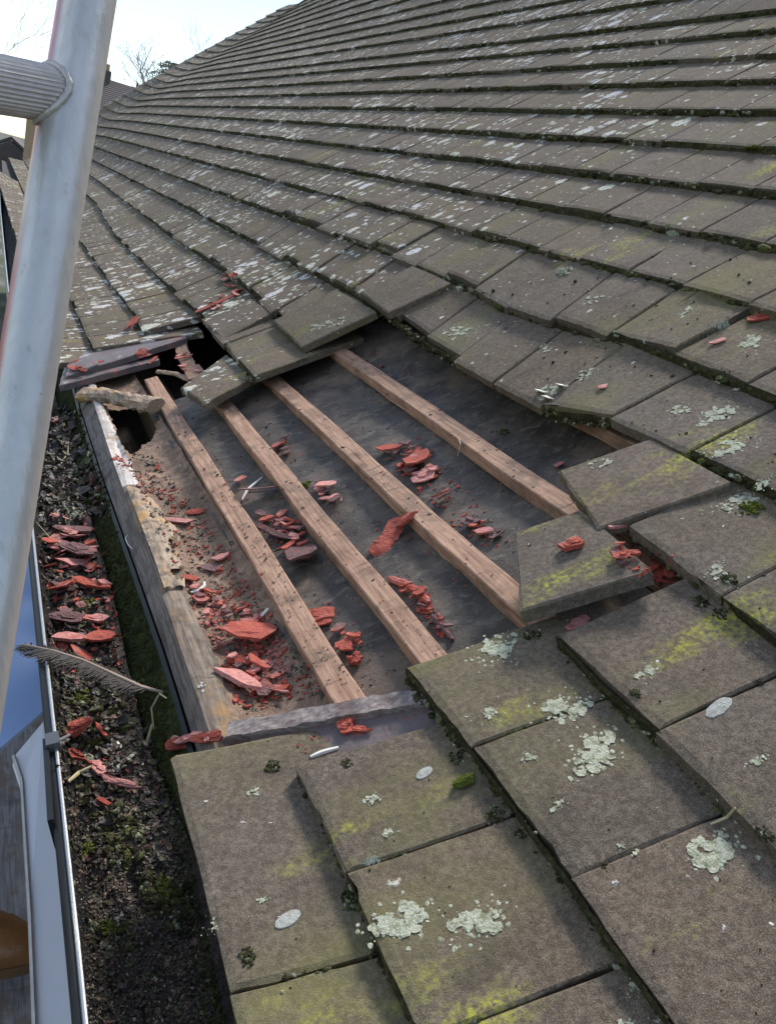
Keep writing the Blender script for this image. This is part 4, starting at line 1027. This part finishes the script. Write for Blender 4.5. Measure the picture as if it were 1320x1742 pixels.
M['rust'] = simple('rusty_nail_head', (.055, .03, .02), .7, .3, .3, .4, 200)
for u, v in [(598, 946), (537, 882), (446, 946), (638, 634), (843, 744), (505, 1050), (690, 1068), (330, 770), (710, 905), (800, 960), (560, 735), (425, 745)]:
    h = hit(u, v)
    if h and h[2] is not None and h[2].name.startswith('batten'):
        mb = MB(); X = h[1].cross(Vector((0, 1, 0))).normalized(); blob(mb, h[0]+h[1]*.0004, U(.0018, .0032), U(.0018, .003), .0011, X, h[1].cross(X), h[1], .15); mb.mk('nail_head', M['rust'], h[2])
# ------------------------------------------------------------------ feather, straws and other small finds
fe = empty('feather', wn(160, 1140, -1.1), 'grey feather with a dark tip lying across the gutter', 'feather')
fp = [wn(42, 1096, -.985), wn(90, 1106, -.985), wn(140, 1122, -1.02), wn(190, 1145, -1.07), wn(240, 1168, -1.11), wn(278, 1178, -1.135)]
mb = MB(); mb.tube(fp, [.0006, .0011, .0017, .0022, .0027, .0022], 8); mb.mk('shaft', M['shaft'], fe)
mb = MB(); upv = Vector((0, 0, 1))
for i in range(520):
    t = U(0, .86)**1.0*5; j = min(int(t), 4); q = fp[j].lerp(fp[j+1], t-j); d_ = (fp[j+1]-fp[j]).normalized()
    side = d_.cross(upv).normalized(); s_ = -1 if rnd() < .72 else 1
    if side.y < 0: side = -side
    ln = (.027 if s_ < 0 else .009)*min(1, .35+t*.5)*min(1, (4.6-t)*.9+.15)*U(.6, 1.1)
    tip = q + side*s_*ln - d_*ln*U(.5, 1.2) + upv*(U(-.004, .003)-ln*.15*(s_ < 0)); w_ = d_*.0014
    mb.add([q-w_, q+w_, tip+w_*.4, tip-w_*.4, q-w_-upv*.0004, q+w_-upv*.0004, tip-upv*.0004], [(0, 1, 2, 3), (4, 6, 5), (0, 3, 6, 4), (1, 5, 6, 2)])
mb.mk('vane', M['feather'], fe)
def straw(name, pts, r, mat, label, cat):
    P3 = []
    for u, v, l in pts:
        h = hit(u, v)
        if h: P3.append(h[0] + (CAM0-h[0]).normalized()*l)
    if len(P3) > 1:
        mb = MB(); Q = []
        for i in range(len(P3)-1):
            for t in (0, .33, .66): Q.append(P3[i].lerp(P3[i+1], t))
        Q.append(P3[-1]); mb.tube(Q, [r*(.5+.5*sin(pi*(i+.6)/(len(Q)+.2))) for i in range(len(Q))], 6); mb.mk(name, M[mat], None, label, cat)
straw('grass_blade', [(243, 1302, .002), (250, 1265, .015), (259, 1232, .03)], .0022, 'straw', 'pale grass blade standing in the gutter below the feather', 'grass blade')
straw('grass_blade', [(262, 1240, .004), (258, 1205, .02), (272, 1180, .03), (284, 1188, .03)], .0014, 'straw', 'curled grass blade beside the eaves lining', 'grass blade')
straw('grass_blade', [(116, 1330, .004), (134, 1315, .012), (156, 1304, .015)], .0026, 'straw', 'broad yellow green blade near the gutter clip', 'grass blade')
straw('grass_blade', [(104, 790, .01), (116, 770, .02), (118, 745, .02)], .0014, 'straw', 'thin dry blade by the pole in the gutter', 'grass blade')
straw('twig', [(72, 862, .006), (108, 866, .01)], .002, 'straw', 'pale twig across the far gutter', 'twig')
straw('twig', [(62, 888, .02), (90, 920, .012), (100, 930, .01)], .0012, 'straw', 'thin twig leaning from the gutter rim', 'twig')
straw('twig', [(222, 770, .004), (240, 752, .01), (268, 728, .012)], .0012, 'straw', 'long straw across the black hole', 'twig')
straw('twig', [(1208, 1402, .003), (1236, 1390, .008), (1250, 1374, .012)], .0013, 'straw', 'fine yellow stem on the right hand tiles', 'twig')
straw('thread', [(780, 745, .004), (783, 755, .008), (778, 776, .002)], .0006, 'white', 'white hair on the highest bare batten', 'thread')
straw('white_curl', [(325, 1008, .004), (338, 1005, .01), (348, 997, .012), (348, 990, .01)], .0030, 'white', 'curled white plastic fragment on the rotten sheathing', 'fragment')
straw('white_curl', [(226, 934, .002), (218, 926, .004), (214, 915, .004), (218, 910, .003)], .0013, 'white', 'white hook on the fascia face', 'fragment')
straw('white_sliver', [(445, 1048, .003), (457, 1035, .008)], .0028, 'white', 'white sliver below the lowest batten', 'fragment')
straw('white_sliver', [(528, 1288, .001), (548, 1280, .001), (576, 1272, .001)], .0030, 'white', 'white plastic scrap at the head of the second course tile', 'fragment')
straw('white_sliver', [(412, 850, .006), (422, 832, .014), (446, 812, .010)], .0026, 'white', 'pale grey sliver above the lowest batten', 'fragment')
clump('bone', 345, 1168, 10, 'white', 'white chip bulging from the fascia top', 'fragment', 10)
clump('bone', 190, 1268, 12, 'white', 'white shell-like bit in the gutter', 'fragment', 9)
clump('lichen_scrap', 212, 1298, 18, 'lichen', 'lacy pale lichen scrap in the gutter', 'lichen', 16)
h = hit(790, 1334)
if h:
    mb = MB(); X = (Vector((1, 0, 0)) - h[1]*h[1].x).normalized(); Y = h[1].cross(X); d = h[3]/F_PX
    blob(mb, h[0]+h[1]*.004, 24*d, 11*d, .006, X, Y, h[1], .12); blob(mb, h[0]+h[1]*.007+X*4*d, 15*d, 7*d, .004, X, Y, h[1], .3)
    mb.mk('seed_pod', M['green'], None, 'green brown seed pod resting on the second course tile', 'seed pod')
for i, (u, v) in enumerate([(960, 658), (925, 668), (935, 678), (945, 690)]):
    h = hit(u-3, v)
    if h:
        mb = MB(); plate(mb, h[0]+h[1]*.002, (Vector((1, .1, 0))).normalized(), h[1].cross(Vector((1, .1, 0))).normalized(), h[1], 24*h[3]/F_PX, 26*h[3]/F_PX, .002, 9, .1)
        mb.mk('petal', M['white'], None, 'white petal lying on the tile above the highest battens', 'petal', 'white petals on the sagging course')

# ------------------------------------------------------------------ scaffold pole and rung
sp = empty('scaffold_pole', at_depth(40, 900, .69), 'upright silver aluminium scaffold pole with a ribbed rung at the left border', 'scaffold')
A0, A1 = at_depth(169, -120, .735), at_depth(-94, 1500, .66)
mb = MB(); mb.tube([A0.lerp(A1, i/30) for i in range(31)], .0252, 40); mb.mk('upright', M['alu'], sp, smooth=True)
R0, R1 = at_depth(104, 163, .715), at_depth(-190, 108, .60)
ax = (R1-R0).normalized(); x_ = ax.cross(Vector((0, 0, 1))).normalized(); y_ = ax.cross(x_)
vs = []; ns = 180
for q in (R0, R0.lerp(R1, .5), R1):
    for i in range(ns):
        a = 2*pi*i/ns; vs.append(q + (x_*cos(a)+y_*sin(a))*(.0235+.0006*max(-.7, cos(a*38))))
mk('rung', vs, [(j*ns+i, j*ns+(i+1) % ns, (j+1)*ns+(i+1) % ns, (j+1)*ns+i) for j in range(2) for i in range(ns)], M['alurib'], sp, smooth=False)
mb = MB(); axp = (A1-A0).normalized(); pts = []   # weld bead where the rung meets the pole
for i in range(61):
    a = 2*pi*i/60; d_ = x_*cos(a)+y_*sin(a); o_ = R0 + d_*.0245
    # march out along the rung until clear of the pole surface
    c0 = A0; rel = o_-c0; per = rel - axp*rel.dot(axp); axper = ax - axp*ax.dot(axp)
    A_ = axper.dot(axper); B_ = 2*per.dot(axper); C_ = per.dot(per)-.0256**2; D_ = max(0, B_*B_-4*A_*C_); t = (-B_+sqrt(D_))/(2*A_)
    pts.append(o_ + ax*(t+.001))
mb.tube(pts, [.0034+.0006*sin(i*2.2) for i in range(61)], 8, cap=False); mb.mk('weld', M['alurib'], sp, smooth=True)

# ------------------------------------------------------------------ platform, panel, boot below the eaves
def hz(u, v, dz):
    r = rw(u, v); t = -dz/r.z*-1 if False else (dz/(-r.z)); return CAM0 + r*t
pl = empty('cladding_sheet', hz(80, 1500, 1.0), 'glossy pale panel beside the gutter, with its sky reflection painted in blue', 'panel')
pp = [hz(66, 1900, 1.0), hz(52, 1560, 1.0), hz(38, 1330, 1.0), hz(24, 1288, 1.0), hz(74, 1228, .995), hz(140, 1200, 1.0), hz(160, 1560, 1.0), hz(200, 1900, 1.0)]
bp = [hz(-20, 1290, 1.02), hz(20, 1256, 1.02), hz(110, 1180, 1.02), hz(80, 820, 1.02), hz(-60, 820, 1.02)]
n_ = len(bp); mk('sky_reflection_sheet', [q for q in bp] + [q - Vector((0, 0, .01)) for q in bp], [tuple(range(n_-1, -1, -1)), tuple(range(n_, 2*n_))] + [(i, (i+1) % n_, n_+(i+1) % n_, n_+i) for i in range(n_)], M['skysheet'], pl, label='far end of the sheet, sky reflection painted blue')  # extra sheet whose blue stands for sky reflected in the panel
n_ = len(pp); mk('face', [q for q in pp] + [q - Vector((0, 0, .02)) for q in pp], [tuple(range(n_-1, -1, -1)), tuple(range(n_, 2*n_))] + [(i, (i+1) % n_, n_+(i+1) % n_, n_+i) for i in range(n_)], M['plank'], pl)
mb = MB(); mb.tube([pp[0]+Vector((0, 0, .002)), pp[1]+Vector((0, 0, .002)), pp[2]+Vector((0, 0, .002)), pp[3]+Vector((0, 0, .002))], .0035, 8); mb.mk('edge_strip', M['alurib'], pl)
for i in range(5):
    x0 = hz(40, 1500, 1.52).x + .16 - i*.232
    mb = MB(); vs = []
    for yy in [-.3 + .15*j for j in range(30)]:
        z = HC-1.52 + .003*nzz(yy*2, i); vs += [Vector((x0-.225+.002*nzz(yy*4, i, 2), yy, z)), Vector((x0-.004+.002*nzz(yy*4, i, 5), yy, z)), Vector((x0-.004, yy, z-.038)), Vector((x0-.225, yy, z-.038))]
    mb.add(vs, [(j*4+a, j*4+(a+1) % 4, (j+1)*4+(a+1) % 4, (j+1)*4+a) for j in range(29) for a in range(4)] + [(3, 2, 1, 0), (116, 117, 118, 119)])
    mb.mk('scaffold_board', M['board'], None, ['weathered scaffold board, first outward from the gutter', 'weathered scaffold board under the boot, second from the gutter', 'third scaffold board from the gutter', 'fourth scaffold board from the gutter', 'outermost scaffold board of the platform'][i], 'board', 'scaffold boards of the platform')
bt = empty('boot', hz(0, 1640, 1.5), 'tan leather boot toe poking in at the bottom left border', 'boot')
tip = hz(76, 1600, 1.38); heel = hz(-240, 1540, 1.38)
fx = (tip-heel); fx.z = 0; fx.normalize(); fy = Vector((-fx.y, fx.x, 0)); fz = Vector((0, 0, 1))
def bootpt(s, t, k=1.):
    # s: 0 toe tip ->1 heel ; t around
    Lb = .27; wdt = .056*(sin(pi*min(1, s*1.9+.02)/2) if s < .5 else 1-.12*sin((s-.5)*6))**.55
    ht = (.030+.030*min(1, s*2.6)**.7 + .07*max(0, s-.45)**1.2)
    a = pi*t; return tip - fx*(s*Lb) + fy*(cos(a)*wdt*k) + fz*(-.035 + sin(a)**.8*ht*k*min(1, (s*9+.05))**.5)
mb = MB(); mb.grid(lambda s, t: bootpt(s, t), 40, 24); mb.mk('upper', M['leather'], bt, smooth=True)
mb = MB(); mb.grid(lambda s, t: bootpt(s*.30, t, 1.03)+fz*.001-fx*-.0015, 16, 24); mb.mk('toe_cap', M['leather'], bt, smooth=True)
mb = MB()
sol = [bootpt(s/20, 0, 1.10) for s in range(21)] + [bootpt(s/20, 1, 1.10) for s in range(20, -1, -1)]
n_ = len(sol); mb.add([q for q in sol] + [q-fz*.026 for q in sol], [tuple(range(n_)), tuple(range(2*n_-1, n_-1, -1))] + [(i, n_+i, n_+(i+1) % n_, (i+1) % n_) for i in range(n_)]); mb.mk('sole', M['sole'], bt)

# ------------------------------------------------------------------ the world beyond
gm_ = NT('garden_ground'); p_ = gm_.pos()
gc = gm_.mix(gm_.step(gm_.noise(p_, .6, 6), .45, .6), (.045, .065, .022), (.16, .15, .13)); gc = gm_.mix(gm_.m2('MULTIPLY', gm_.noise(p_, 12, 5), .5), gc, (.03, .035, .02)); gm_.fin(gc, .95)
mk('ground', [(-700, -700, 0), (700, -700, 0), (700, 700, 0), (-700, 700, 0)], [(0, 1, 2, 3)], gm_.m, kind='structure')
def roofmat(name, a, b2):
    t = NT(name); p = t.pos(); w = t.n('TexWave'); w.bands_direction = 'Z'; t.l(p, w.inputs['Vector']); w.inputs['Scale'].default_value = 3.2; w.inputs['Distortion'].default_value = .4
    c = t.mix(t.noise(p, 3, 5), a, b2); c = t.mix(t.m2('MULTIPLY', t.step(w.outputs[1], .1, .3), .0), c, a); return t.fin(c, .85, t.bump(w.outputs[1], .02), spec=.3)
M['farroof'] = roofmat('distant_roof_tiles', (.085, .07, .068), (.13, .11, .105))
M['brick'] = simple('distant_yellow_brick', (.38, .27, .17), .9, 0, .2, .25, 8, .01)
M['render'] = simple('pale_render', (.62, .62, .60), .9, 0, .2, .08, 2, .001)
wallt = brickm = M['brick']
def house(ridge0, ridge1, depth0, depth1, drop, run, label, wallmat, chim=None, pipe=None):
    r0, r1 = at_depth(*ridge0, depth0), at_depth(*ridge1, depth1); r1.z = r0.z
    ax_ = (r1-r0).normalized(); nx = Vector((ax_.y, -ax_.x, 0))
    if nx.dot(CAM0-r0) < 0: nx = -nx
    e = empty('house', Vector((r0.x+r1.x, r0.y+r1.y, 0))/2, label, 'house')
    f0, f1, b0, b1 = r0+nx*run-Vector((0, 0, drop)), r1+nx*run-Vector((0, 0, drop)), r0-nx*run-Vector((0, 0, drop)), r1-nx*run-Vector((0, 0, drop))
    t = Vector((0, 0, .15)); vs = [r0, r1, f1, f0, b1, b0]; 
    mk('roof', vs + [q-t for q in vs], [(0, 1, 2, 3), (1, 0, 5, 4), (6, 9, 8, 7), (7, 10, 11, 6), (3, 2, 8, 9), (4, 5, 11, 10), (0, 3, 9, 6), (5, 0, 6, 11), (2, 1, 7, 8), (1, 4, 10, 7)], M['farroof'], e)
    i_ = .25; g0, g1, h0, h1 = r0+nx*(run-i_), r1+nx*(run-i_), r0-nx*(run-i_), r1-nx*(run-i_)
    wv = []
    for q in (g0, g1, h1, h0): wv += [Vector((q.x, q.y, 0)), Vector((q.x, q.y, f0.z-.1))]
    wv += [r0-Vector((0, 0, .2)), r1-Vector((0, 0, .2))]
    mk('wall', wv, [(0, 2, 3, 1), (2, 4, 5, 9, 3), (4, 6, 7, 5), (6, 0, 1, 8, 7)], wallmat, e)
    if chim:
        q = r0.lerp(r1, chim[0]); mb = MB(); mb.box(q+Vector((0, 0, chim[2]/2-.6)), ax_*chim[1]/2, nx*.3, Vector((0, 0, chim[2]/2+.6))); c_ = mb.mk('chimney', M['farroof'], e)
        mb = MB(); mb.tube([q+Vector((0, 0, chim[2])), q+Vector((0, 0, chim[2]+.3))], .11, 10); mb.mk('chimney_pot', M['brick'], c_)
    if pipe:
        q = r0.lerp(r1, pipe[0])+nx*pipe[2]-Vector((0, 0, drop*pipe[2]/run)); mb = MB(); mb.tube([q-Vector((0, 0, .1)), q+Vector((0, 0, pipe[1]))], .05, 10); mb.mk('vent_pipe', M['black'], e)
    return e
house((150, 124), (420, 132), 38, 40, 2.6, 3.6, 'neighbouring house with a dark tiled roof behind the far roof edge', M['brick'], (.115, .40, .35), (.31, .55, .45))
house((20, 232), (28, 230), 40, 50, 1.9, 3.0, 'low outbuilding with a dark pointed roof left of the pole', M['farroof'])
mb = MB(); q = at_depth(62, 226, 30); 
ew = empty('brick_wall', Vector((q.x, q.y, 0)), 'yellow brick gable seen just left of the pole', 'wall')
mb.box(Vector((q.x, q.y, (q.z+.55)/2)), BX*.42, Vector((0, .3, 0)), Vector((0, 0, (q.z+.55)/2))); mb.mk('wall', M['brick'], ew)
mb = MB(); mb.box(Vector((q.x, q.y, q.z+.60)), BX*.46, Vector((0, .34, 0)), Vector((0, 0, .04))); mb.mk('coping', M['render'], ew)
M['bark'] = simple('pale_winter_bark', (.30, .275, .25), .9, 0, .2, .25, 20); M['ever'] = simple('haze_paled_evergreen', (.17, .19, .13), .9, 0, .2, .4, 3)  # leaf colour paled to stand for distance haze
def tree(base, height, spread, label, seed, lvl=6, r0=.12):
    random.seed(seed); e = empty('bare_tree', base, label, 'tree'); tr_, cr = MB(), MB()
    def br(p, d, L, r, l):
        mid = p + d*L*.5 + Vector((U(-1, 1), U(-1, 1), U(-1, 1)))*L*.06; q = p + d*L + Vector((U(-1, 1), U(-1, 1), U(-.5, 1)))*L*.08
        (tr_ if l == 0 else cr).tube([p, mid, q], [r, r*.85, r*.68], 5 if l < 2 else 3, cap=False)
        if l >= lvl: return
        for i in range(3 if l < 5 else 2):
            nd = (d + Vector((U(-1, 1), U(-1, 1), U(-.45, .75)))*spread).normalized(); nd.z = max(nd.z, -.05)
            br(q if i else mid.lerp(q, U(.4, 1)), nd.normalized(), L*U(.62, .86), r*.62, l+1)
    br(Vector(base), Vector((0, 0, 1)), height*.30, r0, 0)
    tr_.mk('trunk', M['bark'], e); cr.mk('crown', M['bark'], e); return e
b_ = at_depth(262, 160, 46); z_ = at_depth(266, 18, 46).z; b_.z = 0
tree(b_, z_*1.0, .85, 'leafless winter tree on the skyline behind the neighbouring roof', 4, 7, .15)
b_ = at_depth(-60, 200, 30); z_ = at_depth(0, -60, 30).z; b_.z = 0
tree(b_, z_*1.0, .6, 'leafless tree reaching in at the top left corner', 11, 6, .035)
random.seed(3); b_ = at_depth(292, 122, 48); e = empty('evergreen_bush', Vector((b_.x, b_.y, 0)), 'dark evergreen bush at the foot of the winter tree', 'bush')
mb = MB()
for i in range(1500):
    a = U(0, 6.28); r = U(0, 1)**.5*.85; z = U(-.9, 1.0); rr = r*sqrt(max(.05, 1-z*z*.8))*(1+.9*nzz(cos(a)*2, sin(a)*2, z*2))*1.15
    c = Vector((b_.x+cos(a)*rr, b_.y+sin(a)*rr, b_.z - .25 + z*.75)); s = U(.04, .11); n = Vector((U(-1, 1), U(-1, 1), U(-1, 1))).normalized(); X = n.cross(Vector((0, 0, 1))).normalized(); Y = n.cross(X)
    mb.add([c-X*s, c-Y*s*.5, c+X*s, c+Y*s*.5], [(0, 1, 2, 3)])
mb.mk('foliage', M['ever'], e)
mb = MB(); mb.tube([Vector((b_.x, b_.y, 0)), Vector((b_.x, b_.y, b_.z))], [.12, .05], 8); mb.mk('stem', M['bark'], e)
# the wall of the house below the eaves
mb = MB(); x1 = W(.30, 0, -1.2).x; zt = W(.3, 0, -1.16).z
mb.box(Vector((x1+.15, 9.5, zt/2)), Vector((.12, 0, 0)), Vector((0, 10, 0)), Vector((0, 0, zt/2))); mb.mk('wall', M['brick'], roof, label='brick house wall below the eaves')
